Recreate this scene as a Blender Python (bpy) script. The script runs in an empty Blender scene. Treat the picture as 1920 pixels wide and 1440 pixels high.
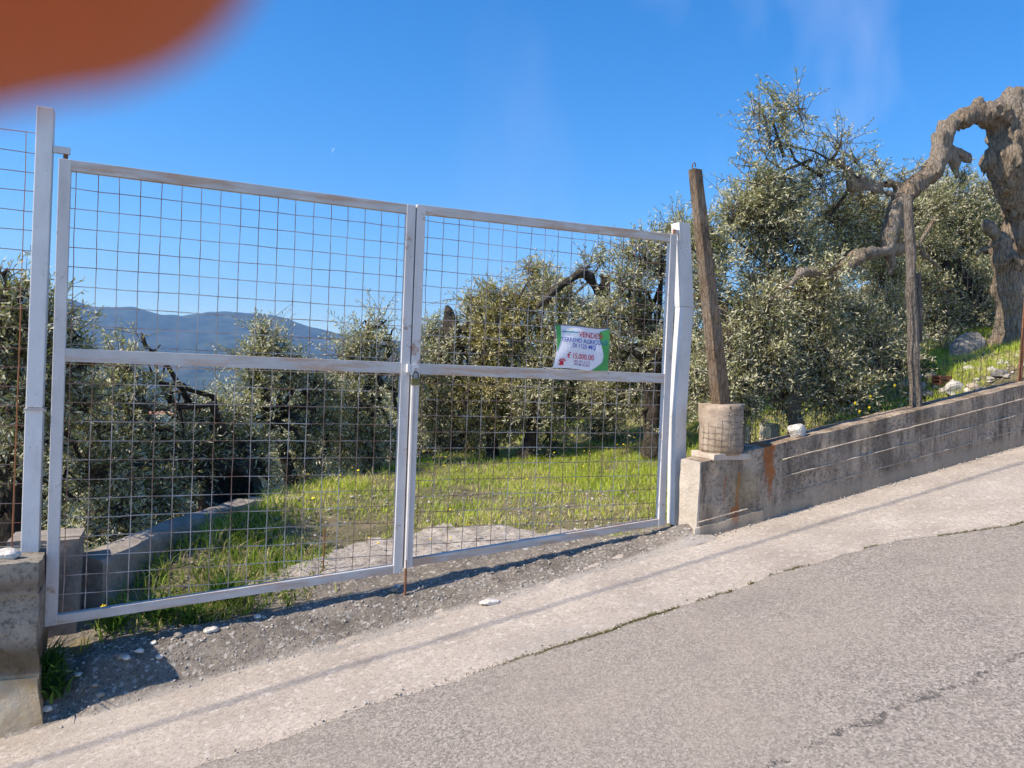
import bpy, bmesh, math, random
import numpy as np
from mathutils import Vector, Matrix
R = math.radians
sc = bpy.context.scene
COL = sc.collection
# ------------------------------------------------------------------ camera
# world frame: x runs up the road along the gate, y goes away from the road, z up; camera at the origin
YAW, PITCH, ROLL, FPX = .4237, -.0140, .0391, 1460.75
cF = np.array([math.sin(YAW)*math.cos(PITCH), math.cos(YAW)*math.cos(PITCH), math.sin(PITCH)])
cR = np.array([math.cos(YAW), -math.sin(YAW), 0.]); cU = np.cross(cR, cF)
cam = bpy.data.cameras.new('camera'); camo = bpy.data.objects.new('camera', cam); COL.objects.link(camo)
cr, sr = math.cos(ROLL), math.sin(ROLL)
X = cR*cr + cU*sr; Y = -cR*sr + cU*cr
M = Matrix(((X[0], Y[0], -cF[0], 0), (X[1], Y[1], -cF[1], 0), (X[2], Y[2], -cF[2], 0), (0, 0, 0, 1)))
camo.matrix_world = M
cam.sensor_width = 36; cam.lens = FPX/1920*36
cam.clip_start = .004; cam.clip_end = 20000
cam.dof.use_dof = True; cam.dof.focus_distance = 5.2; cam.dof.aperture_fstop = 10.5
sc.camera = camo
# ------------------------------------------------------------------ world and sun
SUN_EL, SUN_D = R(45), R(-.9)     # the sun stands to the left, almost in the plane of the gate
sdir = Vector((-math.cos(SUN_EL)*math.cos(SUN_D), math.cos(SUN_EL)*math.sin(SUN_D), math.sin(SUN_EL)))
w = bpy.data.worlds.new('World'); sc.world = w; w.use_nodes = True
nt = w.node_tree; nt.nodes.clear()
sky = nt.nodes.new('ShaderNodeTexSky'); sky.sky_type = 'NISHITA'; sky.sun_disc = False
sky.sun_elevation = SUN_EL; sky.sun_rotation = math.atan2(sdir.x, sdir.y)
sky.altitude = 200; sky.air_density = 1.0; sky.dust_density = .35; sky.ozone_density = 4.5
hs = nt.nodes.new('ShaderNodeHueSaturation'); hs.inputs['Saturation'].default_value = 1.35; hs.inputs['Hue'].default_value = .503
bg = nt.nodes.new('ShaderNodeBackground'); bg.inputs['Strength'].default_value = .137
ou = nt.nodes.new('ShaderNodeOutputWorld')
tc = nt.nodes.new('ShaderNodeTexCoord')
mp = nt.nodes.new('ShaderNodeMapping'); mp.inputs['Scale'].default_value = (3.2, 3.2, 1.0); mp.inputs['Location'].default_value = (.35, .1, .2)
nz = nt.nodes.new('ShaderNodeTexNoise'); nz.inputs['Scale'].default_value = 1.6; nz.inputs['Detail'].default_value = 5; nz.inputs['Roughness'].default_value = .5
mr = nt.nodes.new('ShaderNodeMapRange'); mr.inputs['From Min'].default_value = .47; mr.inputs['From Max'].default_value = .78; mr.inputs['To Max'].default_value = .75
sx = nt.nodes.new('ShaderNodeSeparateXYZ')
mr2 = nt.nodes.new('ShaderNodeMapRange'); mr2.inputs['From Min'].default_value = .3; mr2.inputs['From Max'].default_value = .8
mul = nt.nodes.new('ShaderNodeMath'); mul.operation = 'MULTIPLY'
mx = nt.nodes.new('ShaderNodeMixRGB'); mx.inputs['Color2'].default_value = (3.6, 4.0, 5.6, 1)
L = nt.links.new
L(tc.outputs['Generated'], mp.inputs['Vector']); L(mp.outputs[0], nz.inputs['Vector']); L(nz.outputs['Fac'], mr.inputs['Value'])
L(tc.outputs['Generated'], sx.inputs[0]); L(sx.outputs['X'], mr2.inputs['Value'])
L(mr.outputs[0], mul.inputs[0]); L(mr2.outputs[0], mul.inputs[1]); L(mul.outputs[0], mx.inputs['Fac'])
L(sky.outputs[0], hs.inputs['Color']); L(hs.outputs[0], mx.inputs['Color1']); L(mx.outputs[0], bg.inputs['Color']); L(bg.outputs[0], ou.inputs['Surface'])
sl = bpy.data.lights.new('sun', 'SUN'); sl.energy = 5.0; sl.angle = R(.53); sl.color = (1, .89, .74)
so = bpy.data.objects.new('sun', sl); COL.objects.link(so); so.rotation_euler = sdir.to_track_quat('Z', 'Y').to_euler()
so.location = (-20, 5, 30)
sc.view_settings.view_transform = 'Standard'; sc.view_settings.look = 'None'; sc.view_settings.exposure = .68; sc.view_settings.gamma = 1
sc.render.engine = 'CYCLES'

# ------------------------------------------------------------------ helpers
rng = np.random.default_rng(7); random.seed(7)
def ray(x, y):
    a, b = x-960, 720-y
    u = a*cr+(-1)*b*sr*1.0; v = a*sr+b*cr
    return cF + cR*u/FPX + cU*v/FPX
def at(x, y, t):                      # the point of a sight line that stands t metres behind the camera's road line
    r = ray(x, y); return r*t/r[1]
def tag(o, label=None, cat=None, group=None, kind=None):
    if label: o['label'] = label
    if cat: o['category'] = cat
    if group: o['group'] = group
    if kind: o['kind'] = kind
    return o
def empty(name, loc, label, cat, group=None):
    o = bpy.data.objects.new(name, None); COL.objects.link(o); o.location = loc; o.empty_display_size = .1
    return tag(o, label, cat, group)
def link(name, me, mat=None, parent=None, smooth=False):
    o = bpy.data.objects.new(name, me); COL.objects.link(o)
    if mat: me.materials.append(mat)
    if smooth: me.polygons.foreach_set('use_smooth', [True]*len(me.polygons))
    if parent:
        o.parent = parent; o.matrix_parent_inverse = Matrix.Translation(-Vector(parent.location))
    return o
def np_mesh(name, V, F, tint=None):   # F: (n,k) int array
    me = bpy.data.meshes.new(name); V = np.asarray(V, np.float32); F = np.asarray(F, np.int32); k = F.shape[1]
    me.vertices.add(len(V)); me.vertices.foreach_set('co', V.ravel())
    me.loops.add(F.size); me.loops.foreach_set('vertex_index', F.ravel())
    me.polygons.add(len(F)); me.polygons.foreach_set('loop_start', np.arange(0, F.size, k, dtype=np.int32))
    try: me.polygons.foreach_set('loop_total', np.full(len(F), k, np.int32))
    except Exception: pass
    if tint is not None:
        a = me.attributes.new('tint', 'FLOAT', 'POINT'); a.data.foreach_set('value', np.asarray(tint, np.float32))
    me.update(); me.validate(); return me
class MB:
    def __init__(s): s.v = []; s.f = []
    def poly(s, pts, faces):
        n = len(s.v); s.v += [tuple(p) for p in pts]; s.f += [tuple(i+n for i in f) for f in faces]
    def box(s, a, b):
        x0, y0, z0 = a; x1, y1, z1 = b
        s.hexa([(x0,y0,z0),(x1,y0,z0),(x1,y1,z0),(x0,y1,z0),(x0,y0,z1),(x1,y0,z1),(x1,y1,z1),(x0,y1,z1)])
    def hexa(s, p): s.poly(p, [(0,3,2,1),(4,5,6,7),(0,1,5,4),(1,2,6,5),(2,3,7,6),(3,0,4,7)])
    def tube(s, pts, rad, n=8, cap=True, jit=0):
        pts = [Vector(p) for p in pts]; m = len(pts)
        if not hasattr(rad, '__len__'): rad = [rad]*m
        up = Vector((.13, .2, 1)).normalized(); rings = []; V = []
        for i, p in enumerate(pts):
            d = (pts[min(i+1, m-1)]-pts[max(i-1, 0)]).normalized()
            a = d.cross(up); a = d.cross(Vector((1, .1, 0))) if a.length < .15 else a
            a.normalize(); b = a.cross(d)
            if i and rings: # keep twist small
                pa = rings[-1]; q = pa - d*pa.dot(d)
                if q.length > .1: a = q.normalized(); b = a.cross(d)
            rings.append(a)
            for k in range(n):
                t = 2*math.pi*k/n; r = rad[i]*(1+random.uniform(-jit, jit))
                V.append(p+a*math.cos(t)*r+b*math.sin(t)*r)
        F = [(i*n+k, i*n+(k+1) % n, (i+1)*n+(k+1) % n, (i+1)*n+k) for i in range(m-1) for k in range(n)]
        if cap: F += [tuple(range(n))[::-1], tuple((m-1)*n+k for k in range(n))]
        s.poly(V, F)
    def build(s, name, mat, parent=None, smooth=False, bevel=0):
        me = bpy.data.meshes.new(name); me.from_pydata(s.v, [], s.f)
        if bevel:
            bm = bmesh.new(); bm.from_mesh(me)
            bmesh.ops.bevel(bm, geom=[e for e in bm.edges if e.calc_face_angle(0) > .5], offset=bevel, segments=2, affect='EDGES', profile=.6)
            bm.to_mesh(me); bm.free()
        me.update(); return link(name, me, mat, parent, smooth)
# value noise ------------------------------------------------------
def _h(i, j, k, s):
    n = (i*374761393 + j*668265263 + k*1274126177 + s*982451653) & 0xffffffff
    n = ((n ^ (n >> 13))*1274126177) & 0xffffffff
    return ((n ^ (n >> 16)) & 0xffff)/65535.
def vnoise(P, seed=0):
    P = np.asarray(P, float); I = np.floor(P).astype(np.int64); f = P-I; f = f*f*(3-2*f); r = 0
    for dx in (0, 1):
        for dy in (0, 1):
            for dz in (0, 1):
                wt = (f[..., 0] if dx else 1-f[..., 0])*(f[..., 1] if dy else 1-f[..., 1])*(f[..., 2] if dz else 1-f[..., 2])
                r = r+wt*_h(I[..., 0]+dx, I[..., 1]+dy, I[..., 2]+dz, seed)
    return r*2-1
def fbm(P, seed=0, o=4, g=.5):
    P = np.asarray(P, float); r = 0; a = 1
    for i in range(o): r = r+a*vnoise(P*2**i, seed+i*17); a *= g
    return r
def fbm2(x, y, f, seed=0, o=4): 
    x, y = np.broadcast_arrays(np.asarray(x, float), np.asarray(y, float))
    return fbm(np.stack([x*f, y*f, np.zeros_like(x)+.37], -1), seed, o)
def sm(a, b, x): t = np.clip((np.asarray(x, float)-a)/(b-a), 0, 1); return t*t*(3-2*t)

# ------------------------------------------------------------------ materials
def rgb(c): return (c[0], c[1], c[2], 1)
class NT:
    def __init__(s, name, rough=.85, spec=.3):
        s.m = bpy.data.materials.new(name); s.m.use_nodes = True; s.t = s.m.node_tree; s.n = s.t.nodes
        s.b = s.n['Principled BSDF']; s.b.inputs['Roughness'].default_value = rough; s.b.inputs['Specular IOR Level'].default_value = spec
        s.geo = s.n.new('ShaderNodeTexCoord'); s.P = s.geo.outputs['Object']
    def sock(s, v, i):
        if isinstance(v, (int, float)): i.default_value = v
        elif isinstance(v, tuple): i.default_value = rgb(v) if len(i.default_value) == 4 else v
        else: s.t.links.new(v, i)
    def mapp(s, sc_=(1, 1, 1), loc=(0, 0, 0), rot=(0, 0, 0)):
        m = s.n.new('ShaderNodeMapping'); m.inputs['Scale'].default_value = sc_; m.inputs['Location'].default_value = loc; m.inputs['Rotation'].default_value = rot
        s.t.links.new(s.P, m.inputs['Vector']); return m.outputs[0]
    def noise(s, f, det=4, ro=.55, vec=None, dist=0):
        m = s.n.new('ShaderNodeTexNoise'); m.inputs['Scale'].default_value = f; m.inputs['Detail'].default_value = det; m.inputs['Roughness'].default_value = ro; m.inputs['Distortion'].default_value = dist
        s.t.links.new(vec or s.P, m.inputs['Vector']); return m.outputs['Fac']
    def vor(s, f, feat='F1', out='Distance', vec=None):
        m = s.n.new('ShaderNodeTexVoronoi'); m.feature = feat; m.inputs['Scale'].default_value = f
        s.t.links.new(vec or s.P, m.inputs['Vector']); return m.outputs[out]
    def rng(s, v, a, b, c=0., d=1., smooth=False):
        m = s.n.new('ShaderNodeMapRange'); m.inputs['From Min'].default_value = a; m.inputs['From Max'].default_value = b; m.inputs['To Min'].default_value = c; m.inputs['To Max'].default_value = d
        if smooth: m.interpolation_type = 'SMOOTHSTEP'
        s.t.links.new(v, m.inputs['Value']); return m.outputs[0]
    def math(s, op, a, b=0., c=None):
        m = s.n.new('ShaderNodeMath'); m.operation = op; s.sock(a, m.inputs[0]); s.sock(b, m.inputs[1])
        if c is not None: s.sock(c, m.inputs[2])
        return m.outputs[0]
    def mix(s, f, a, b, mode='MIX'):
        m = s.n.new('ShaderNodeMixRGB'); m.blend_type = mode; s.sock(f, m.inputs['Fac'])
        for v, i in ((a, m.inputs['Color1']), (b, m.inputs['Color2'])): s.sock(v, i)
        return m.outputs[0]
    def xyz(s):
        m = s.n.new('ShaderNodeSeparateXYZ'); s.t.links.new(s.P, m.inputs[0]); return m.outputs
    def attr(s, nme):
        m = s.n.new('ShaderNodeAttribute'); m.attribute_name = nme; return m.outputs['Fac']
    def bump(s, h, dist=.01, st=1.):
        m = s.n.new('ShaderNodeBump'); m.inputs['Distance'].default_value = dist; m.inputs['Strength'].default_value = st
        s.t.links.new(h, m.inputs['Height']); s.t.links.new(m.outputs[0], s.b.inputs['Normal'])
    def col(s, c): s.sock(c, s.b.inputs['Base Color']); return s.m
def plain(name, c, rough=.7, spec=.3, metal=0, var=.25, f=20):
    n = NT(name, rough, spec); n.b.inputs['Metallic'].default_value = metal
    return n.col(n.mix(n.rng(n.noise(f), .3, .7), tuple(x*(1-var) for x in c), tuple(min(1, x*(1+var)) for x in c)))

def mat_asphalt():
    n = NT('asphalt', .82, .35)
    v = n.vor(115, out='Color'); g = n.math('MULTIPLY', v, 1.)
    ag = n.mix(n.rng(g, .15, .9), (.11, .094, .080), (.60, .52, .445))
    ag = n.mix(n.rng(n.noise(300, 2), .35, .7), ag, (.27, .232, .195)); ag = n.mix(n.rng(n.noise(38, 6, .8), .55, .68, 0, .45), ag, (.13, .115, .10))
    big = n.rng(n.noise(.9, 4, .6), .35, .65); ag = n.mix(n.math('MULTIPLY', big, .5), ag, (.37, .31, .25))
    tr = n.rng(n.noise(2.3, 5, .65), .52, .72); ag = n.mix(n.math('MULTIPLY', tr, .35), ag, (.18, .155, .135))
    x, y, z = n.xyz()
    wob = n.math('MULTIPLY', n.math('SUBTRACT', n.noise(3.1, 6, .75), .5), .35)
    c = n.math('ABSOLUTE', n.math('SUBTRACT', n.math('ADD', y, wob), 1.96))
    ck = n.math('MULTIPLY', n.rng(c, 0, .022, 1, 0), n.rng(n.noise(5, 5, .8), .47, .54))
    ag = n.mix(n.math('MULTIPLY', ck, .6), ag, (.035, .033, .032))
    h = n.math('ADD', n.math('MULTIPLY', v, .5), n.noise(230, 2)); h = n.math('SUBTRACT', h, n.math('MULTIPLY', ck, 1.5))
    n.bump(h, .007, 1.); return n.col(ag)
def mat_pavement():
    n = NT('worn_concrete', .9, .2)
    a = n.mix(n.rng(n.noise(2.2, 6, .6), .3, .7), (.34, .288, .24), (.50, .43, .36))
    v = n.vor(95, out='Color'); a = n.mix(n.rng(v, .55, .95, 0, .55), a, (.20, .175, .155)); a = n.mix(n.rng(n.vor(48, out='Color'), .7, .95, 0, .5), a, (.66, .60, .54))
    a = n.mix(n.rng(n.noise(45, 6, .85), .53, .62, 0, .75), a, (.20, .175, .15))
    a = n.mix(n.rng(n.noise(30, 4, .7, n.mapp((.35, 1.6, 1), rot=(0, 0, .5))), .6, .72, 0, .55), a, (.28, .25, .22))
    a = n.mix(n.rng(n.noise(.8, 4), .55, .7, 0, .35), a, (.36, .33, .30))
    h = n.math('ADD', n.noise(75, 5, .75), n.math('MULTIPLY', n.noise(14, 4), 1.2)); n.bump(h, .009, .8); return n.col(a)
def mat_ramp():
    n = NT('rough_old_concrete', .93, .15)
    a = n.mix(n.rng(n.noise(5, 6, .7), .3, .7), (.17, .145, .12), (.37, .32, .27))
    v = n.vor(55, out='Color'); a = n.mix(n.rng(v, .70, .9, 0, .85), a, (.60, .56, .51)); a = n.mix(n.rng(n.vor(100, out='Color'), .1, .3, .7, 0), a, (.07, .06, .05))
    a = n.mix(n.rng(n.noise(42, 5, .8), .56, .68, 0, .75), a, (.08, .068, .058))
    a = n.mix(n.rng(n.noise(3, 3), .55, .7, 0, .5), a, (.13, .105, .08))
    x, y, z = n.xyz()
    pale = n.mix(n.rng(n.noise(2.2, 6, .6), .3, .7), (.40, .35, .30), (.55, .485, .42))
    pale = n.mix(n.rng(n.noise(60, 5, .75), .54, .66, 0, .6), pale, (.26, .235, .21))
    yy = n.math('ADD', y, n.math('MULTIPLY', n.math('SUBTRACT', n.noise(5, 6, .75), .5), .22))
    a = n.mix(n.rng(yy, 4.24, 4.31), pale, a)
    h = n.math('ADD', n.noise(45, 6, .8), n.math('MULTIPLY', n.noise(11, 4), 1.5)); n.bump(n.math('ADD', h, v), .022, 1.); return n.col(a)
def mat_soil():
    n = NT('soil_under_grass', .95, .1)
    a = n.mix(n.rng(n.noise(6, 5, .7), .35, .65), (.10, .095, .045), (.24, .195, .125))
    a = n.mix(n.rng(n.noise(28, 4), .55, .7, 0, .7), a, (.24, .20, .13)); n.bump(n.noise(30, 5, .7), .03, .8); return n.col(a)
def mat_far():
    n = NT('valley_scrub', .95, .1)
    a = n.mix(n.rng(n.noise(.02, 6, .7), .35, .65), (.010, .020, .012), (.075, .085, .045))
    a = n.mix(n.rng(n.noise(.006, 4, .6), .55, .68, 0, .7), a, (.13, .105, .08))
    a = n.mix(n.rng(n.vor(.045), .05, .35, .5, 0), a, (.02, .035, .018)); return n.col(a)
def mat_wall():
    # old board-marked concrete: dark lichen spots, pale patches, brown rust runs under the fence post and the stone
    n = NT('board_marked_concrete', .92, .15); x, y, z = n.xyz()
    a = n.mix(n.rng(n.noise(3.2, 6, .65), .3, .7), (.32, .245, .175), (.52, .415, .315))
    a = n.mix(n.rng(n.noise(5, 5, .7, n.mapp((1, 1, .3))), .45, .60, 0, .7), a, (.12, .092, .07))
    a = n.mix(n.rng(n.noise(11, 6, .75, n.mapp((1.6, 1, .22))), .52, .64, 0, .7), a, (.085, .068, .052))
    a = n.mix(n.math('MULTIPLY', n.rng(n.noise(2.3, 3, .6), .38, .58, .25, 1), n.rng(n.noise(36, 7, .85), .50, .60, 0, .85)), a, (.045, .037, .030))
    a = n.mix(n.rng(n.vor(14), .0, .13, .65, 0), a, (.07, .06, .05))
    # height under the coping
    hb = n.math('SUBTRACT', n.math('SUBTRACT', z, n.math('MULTIPLY', x, .186)), -1.173)   # 0 at the top, negative down
    a = n.mix(n.math('MULTIPLY', n.rng(hb, -.40, -.46, 0, 1), .7), a, (.40, .33, .25))
    st = n.mix(n.rng(n.noise(8, 4), .3, .7), (.42, .14, .035), (.26, .085, .03))
    for cx, w_, top, bot, amt in ((3.93, .055, .02, -.30, 1.15), (3.96, .028, -.15, -.42, .9), (3.655, .022, -.13, -.5, 1.), (3.63, .04, -.36, -.52, .9), (3.55, .012, -.12, -.36, .6), (4.25, .1, .03, -.025, .9), (4.1, .14, .03, -.018, .8)):
        wb = n.math('MULTIPLY', n.math('SUBTRACT', n.noise(7, 4, .6), .5), .09)
        d = n.math('ABSOLUTE', n.math('SUBTRACT', n.math('ADD', x, wb), cx))
        k = n.math('MULTIPLY', n.rng(d, w_*.35, w_, 1, 0, True), n.math('MULTIPLY', n.rng(hb, top, top-.01, 0, 1), n.rng(hb, bot, bot+.12, 0, 1)))
        k = n.math('MULTIPLY', k, n.rng(n.noise(22, 4, .7), .25, .6, .4, 1)); k = n.math('MULTIPLY', k, amt)
        a = n.mix(n.math('MINIMUM', k, .92), a, st)
    yl = n.math('MULTIPLY', n.rng(n.math('ABSOLUTE', n.math('SUBTRACT', x, 3.72)), .05, .2, 1, 0, True), n.rng(n.math('ABSOLUTE', n.math('ADD', hb, .25)), .05, .17, 1, 0, True))
    a = n.mix(n.math('MULTIPLY', yl, .3), a, (.50, .36, .16))
    a = n.mix(n.rng(x, 3.345, 3.335, 0, .75), a, n.mix(n.rng(n.noise(9, 5, .7), .35, .65), (.52, .45, .37), (.66, .59, .50)))
    n.bump(n.math('ADD', n.noise(60, 6, .75), n.math('MULTIPLY', n.noise(9, 4), 2)), .010, 1.); return n.col(a)
def mat_pillar():
    n = NT('old_stained_concrete', .93, .12); x, y, z = n.xyz()
    a = n.mix(n.rng(n.noise(6, 6, .7), .3, .7), (.22, .19, .15), (.42, .37, .30))
    a = n.mix(n.rng(n.noise(30, 6, .8), .5, .62, 0, .75), a, (.07, .058, .045))
    a = n.mix(n.rng(n.math('ABSOLUTE', n.math('SUBTRACT', z, -1.47)), .02, .12, .8, 0, True), a, (.13, .085, .04))
    a = n.mix(n.math('MULTIPLY', n.rng(z, -1.05, -1.10, 0, .5), n.rng(z, -1.16, -1.12, 0, 1)), a, (.15, .09, .05))
    lo = n.mix(n.rng(n.noise(5, 3), .4, .65), (.62, .52, .38), (.48, .33, .17)); a = n.mix(n.rng(z, -1.53, -1.56, 0, 1), a, lo)
    n.bump(n.math('ADD', n.noise(50, 6, .75), n.math('MULTIPLY', n.noise(12, 4), 2)), .012, .9); return n.col(a)
def mat_paint(nme, rust, grime=.3, c=(.74, .72, .70)):
    n = NT(nme, .55, .4)
    a = n.mix(n.rng(n.noise(5, 5, .6), .3, .7), tuple(v*.86 for v in c), c)
    a = n.mix(n.rng(n.noise(9, 5, .7, n.mapp((1, 1, .25))), .5, .7, 0, grime), a, (.33, .30, .27))
    rv = n.rng(n.noise(6.5, 6, .72), rust, rust+.08, 0, .8)
    a = n.mix(rv, a, n.mix(n.noise(40, 3), (.42, .20, .09), (.22, .10, .05)))
    a = n.mix(n.rng(n.noise(55, 4, .7), .66, .7, 0, .8), a, (.13, .10, .09)); n.bump(n.noise(60, 4), .0015, .5); return n.col(a)
def mat_rail():
    # painted rails with long brown rust bands where water sits
    n = NT('rusty_white_paint', .6, .35)
    a = n.mix(n.rng(n.noise(5, 5, .6), .3, .7), (.46, .43, .41), (.60, .57, .54))
    rv = n.rng(n.noise(3.2, 6, .72, n.mapp((.8, 1, 7))), .47, .61, 0, .75)
    a = n.mix(rv, a, n.mix(n.noise(30, 3), (.56, .34, .19), (.40, .24, .15)))
    a = n.mix(n.rng(n.noise(55, 4, .7), .66, .7, 0, .7), a, (.15, .11, .09)); return n.col(a)
def mat_wire(nme, a0=(.30, .17, .11), b0=(.56, .49, .44), th=(.42, .6)):
    n = NT(nme, .7, .3); return n.col(n.mix(n.rng(n.noise(4.5, 4, .6), *th), a0, b0))
def mat_bark(nme, lo=(.15, .115, .08), hi=(.56, .43, .305), f=1.):
    n = NT(nme, .95, .1); v = n.mapp((9*f, 9*f, 2.2*f))
    r = n.noise(2.6, 9, .8, v, 1.6); g = n.noise(14*f, 6, .7)
    a = n.mix(n.rng(r, .3, .7), lo, hi); a = n.mix(n.rng(g, .5, .7, 0, .6), a, tuple(c*.35 for c in lo))
    a = n.mix(n.rng(n.noise(2.5*f, 3), .5, .7, 0, .45), a, (.42, .35, .27))
    fz = n.mapp((24*f, 24*f, 4.5*f)); fi = n.math('ADD', n.vor(1.3, feat='DISTANCE_TO_EDGE', vec=fz), n.math('MULTIPLY', n.math('SUBTRACT', n.noise(2., 5, .7, fz), .5), .5)); fi = n.rng(n.math('ABSOLUTE', fi), 0, .09)
    a = n.mix(n.math('MULTIPLY', n.rng(fi, 0, .8, 1, 0), .42), a, tuple(c*.45 for c in lo)); gr = n.rng(n.noise(1.7*f, 5, .7), .42, .6, 0, .6); a = n.mix(gr, a, tuple((hi[0]*.78, hi[0]*.68, hi[0]*.57)))
    n.bump(n.math('ADD', n.math('ADD', n.math('MULTIPLY', r, 2.5), g), n.math('MULTIPLY', fi, .9)), .018/f, 1.); return n.col(a)
def mat_leaf(nme, top, top2, under, transl=.36):
    n = NT(nme, .52, .35); t = n.attr('tint'); g = n.n.new('ShaderNodeNewGeometry')
    c = n.mix(t, top, top2); c = n.mix(g.outputs['Backfacing'], c, n.mix(t, tuple(u*.82 for u in under), under))
    n.col(c); tr = n.n.new('ShaderNodeBsdfTranslucent'); n.t.links.new(n.mix(.35, c, (.30, .34, .06)), tr.inputs['Color'])
    ms = n.n.new('ShaderNodeMixShader'); ms.inputs[0].default_value = transl
    n.t.links.new(n.b.outputs[0], ms.inputs[1]); n.t.links.new(tr.outputs[0], ms.inputs[2]); n.t.links.new(ms.outputs[0], n.n['Material Output'].inputs['Surface']); return n.m
def mat_blade(nme, a, b, c):
    n = NT(nme, .6, .25); t = n.attr('tint'); k = n.mix(n.rng(t, 0, .5), a, b); k = n.mix(n.rng(t, .72, 1), k, c); n.col(k)
    tr = n.n.new('ShaderNodeBsdfTranslucent'); n.t.links.new(k, tr.inputs['Color']); ms = n.n.new('ShaderNodeMixShader'); ms.inputs[0].default_value = .4
    n.t.links.new(n.b.outputs[0], ms.inputs[1]); n.t.links.new(tr.outputs[0], ms.inputs[2]); n.t.links.new(ms.outputs[0], n.n['Material Output'].inputs['Surface']); return n.m
def mat_stone(nme, a, b, f=14):
    n = NT(nme, .9, .2); c = n.mix(n.rng(n.noise(f, 5, .7), .35, .65), a, b); n.bump(n.noise(f*2, 5, .7), .012, .8); return n.col(c)

MA, MP, MR, MS, MFAR, MW, MPI = mat_asphalt(), mat_pavement(), mat_ramp(), mat_soil(), mat_far(), mat_wall(), mat_pillar()
M_post = mat_paint('white_post_paint', .68, .35); M_stile = mat_paint('white_stile_paint', .60, .3, (.64, .61, .59)); M_rail = mat_rail()
M_wire = mat_wire('rusty_mesh_wire'); M_net = plain('dark_net_wire', (.07, .06, .05), .7); M_rust = plain('rusty_iron', (.20, .085, .04), .8)
M_bark = mat_bark('olive_bark'); M_barkd = mat_bark('dark_olive_bark', (.035, .028, .022), (.15, .12, .09)); M_twig = plain('olive_twig', (.11, .085, .06), .9)
M_leaf = mat_leaf('olive_leaf', (.25, .265, .095), (.48, .465, .20), (.68, .655, .45))
M_leafy = mat_leaf('yellowish_olive_leaf', (.34, .30, .07), (.56, .47, .13), (.70, .63, .36))
M_leaff = mat_leaf('far_olive_leaf', (.25, .26, .105), (.44, .43, .20), (.62, .60, .42))
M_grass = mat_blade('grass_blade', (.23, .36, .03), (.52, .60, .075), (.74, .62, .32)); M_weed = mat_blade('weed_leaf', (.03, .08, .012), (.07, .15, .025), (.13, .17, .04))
M_yel = plain('yellow_petal', (.85, .62, .02), .6, var=.12)
M_wood = mat_bark('weathered_post_wood', (.13, .10, .08), (.36, .31, .26), 1.6)
M_white = mat_stone('white_limestone', (.36, .32, .27), (.70, .67, .62)); M_grey = mat_stone('grey_limestone', (.13, .12, .11), (.34, .31, .27)); M_tan = mat_stone('tan_stone', (.32, .25, .18), (.50, .43, .34))

# ------------------------------------------------------------------ terrain
def road_z(x, y): return -1.698 + .186*x - .03*(y-4.25)
def gate_z(x): return np.interp(x, [-6, -.5, .4, 1.4, 2.6, 3.3, 6], [-1.75, -1.56, -1.47, -1.345, -1.19, -1.09, -.7])
EDGE = np.array([(-3, 4.2), (-.45, 5.0), (.03, 5.6), (.68, 6.25), (1.23, 6.8), (2.2, 7.9), (3.4, 9.2), (5.2, 10.5), (9, 13), (20, 22)])
def beyond(x, y):                    # >0 beyond the lawn's edge (the side where the land falls away)
    x, y = np.broadcast_arrays(np.asarray(x, float), np.asarray(y, float)); best = np.full(x.shape, 1e9); sg = np.zeros(x.shape)
    for a, b in zip(EDGE[:-1], EDGE[1:]):
        d = b-a; L2 = d@d; t = np.clip(((x-a[0])*d[0]+(y-a[1])*d[1])/L2, 0, 1)
        px, py = x-a[0]-t*d[0], y-a[1]-t*d[1]; dd = np.hypot(px, py); c = d[0]*py-d[1]*px
        m = dd < best; best = np.where(m, dd, best); sg = np.where(m, np.sign(c), sg)
    return best*sg
def ter(x, y, fine=True):
    x, y = np.broadcast_arrays(np.asarray(x, float), np.asarray(y, float))
    lawn = gate_z(x) + (-1.06-.11*(1-sm(.2, 1.3, x))-gate_z(np.minimum(x, 4)))*sm(4.6, 5.7+1.1*sm(.3, 1.4, x), y)
    lawn = np.where(x > 4, np.minimum(lawn, -.8), lawn)
    right = -1.25 + .186*np.minimum(x, 30) + .06*np.clip(x-5, 0, 5); wr = sm(4.0, 7.2, x-.28*(y-4.5))
    z = lawn*(1-wr)+right*wr
    b = beyond(x, y); z = z - np.clip(b, 0, None)*.36*sm(0, .8, b) - np.clip(b-.1, 0, .35)*.5
    z = np.where(y > 25, z-(y-25)*.12, z)
    z = z - .03*(1-sm(4.7, 4.95, y))*(x < 3.4)
    if fine: z = z + .035*fbm2(x, y, 1.3, 5) + .012*fbm2(x, y, 7, 9)
    return z
def grid(xs, ys, fz, name, mat, kind='structure', smooth=True):
    Xg, Yg = np.meshgrid(xs, ys, indexing='ij'); Z = fz(Xg, Yg); n, m = Xg.shape
    i = np.arange(n*m).reshape(n, m); F = np.stack([i[:-1, :-1], i[1:, :-1], i[1:, 1:], i[:-1, 1:]], -1).reshape(-1, 4)
    o = link(name, np_mesh(name, np.stack([Xg, Yg, Z], -1).reshape(-1, 3), F), mat, None, smooth); tag(o, kind=kind); return o
# hillside behind the gate
grid(np.concatenate([np.linspace(-40, -3, 30)[:-1], np.arange(-3, 12, .1), np.linspace(12, 60, 30)]),
     np.concatenate([np.arange(4.62, 12, .1), np.linspace(12, 80, 40)]), ter, 'hillside_ground', MS)
grid(np.concatenate([np.arange(3.4, 9, .1), np.linspace(9, 60, 20)]), np.array([4.44, 4.5, 4.56, 4.63]), lambda x, y: ter(x, np.maximum(y, 4.625))-.006, 'hillside_ground', MS)
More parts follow.
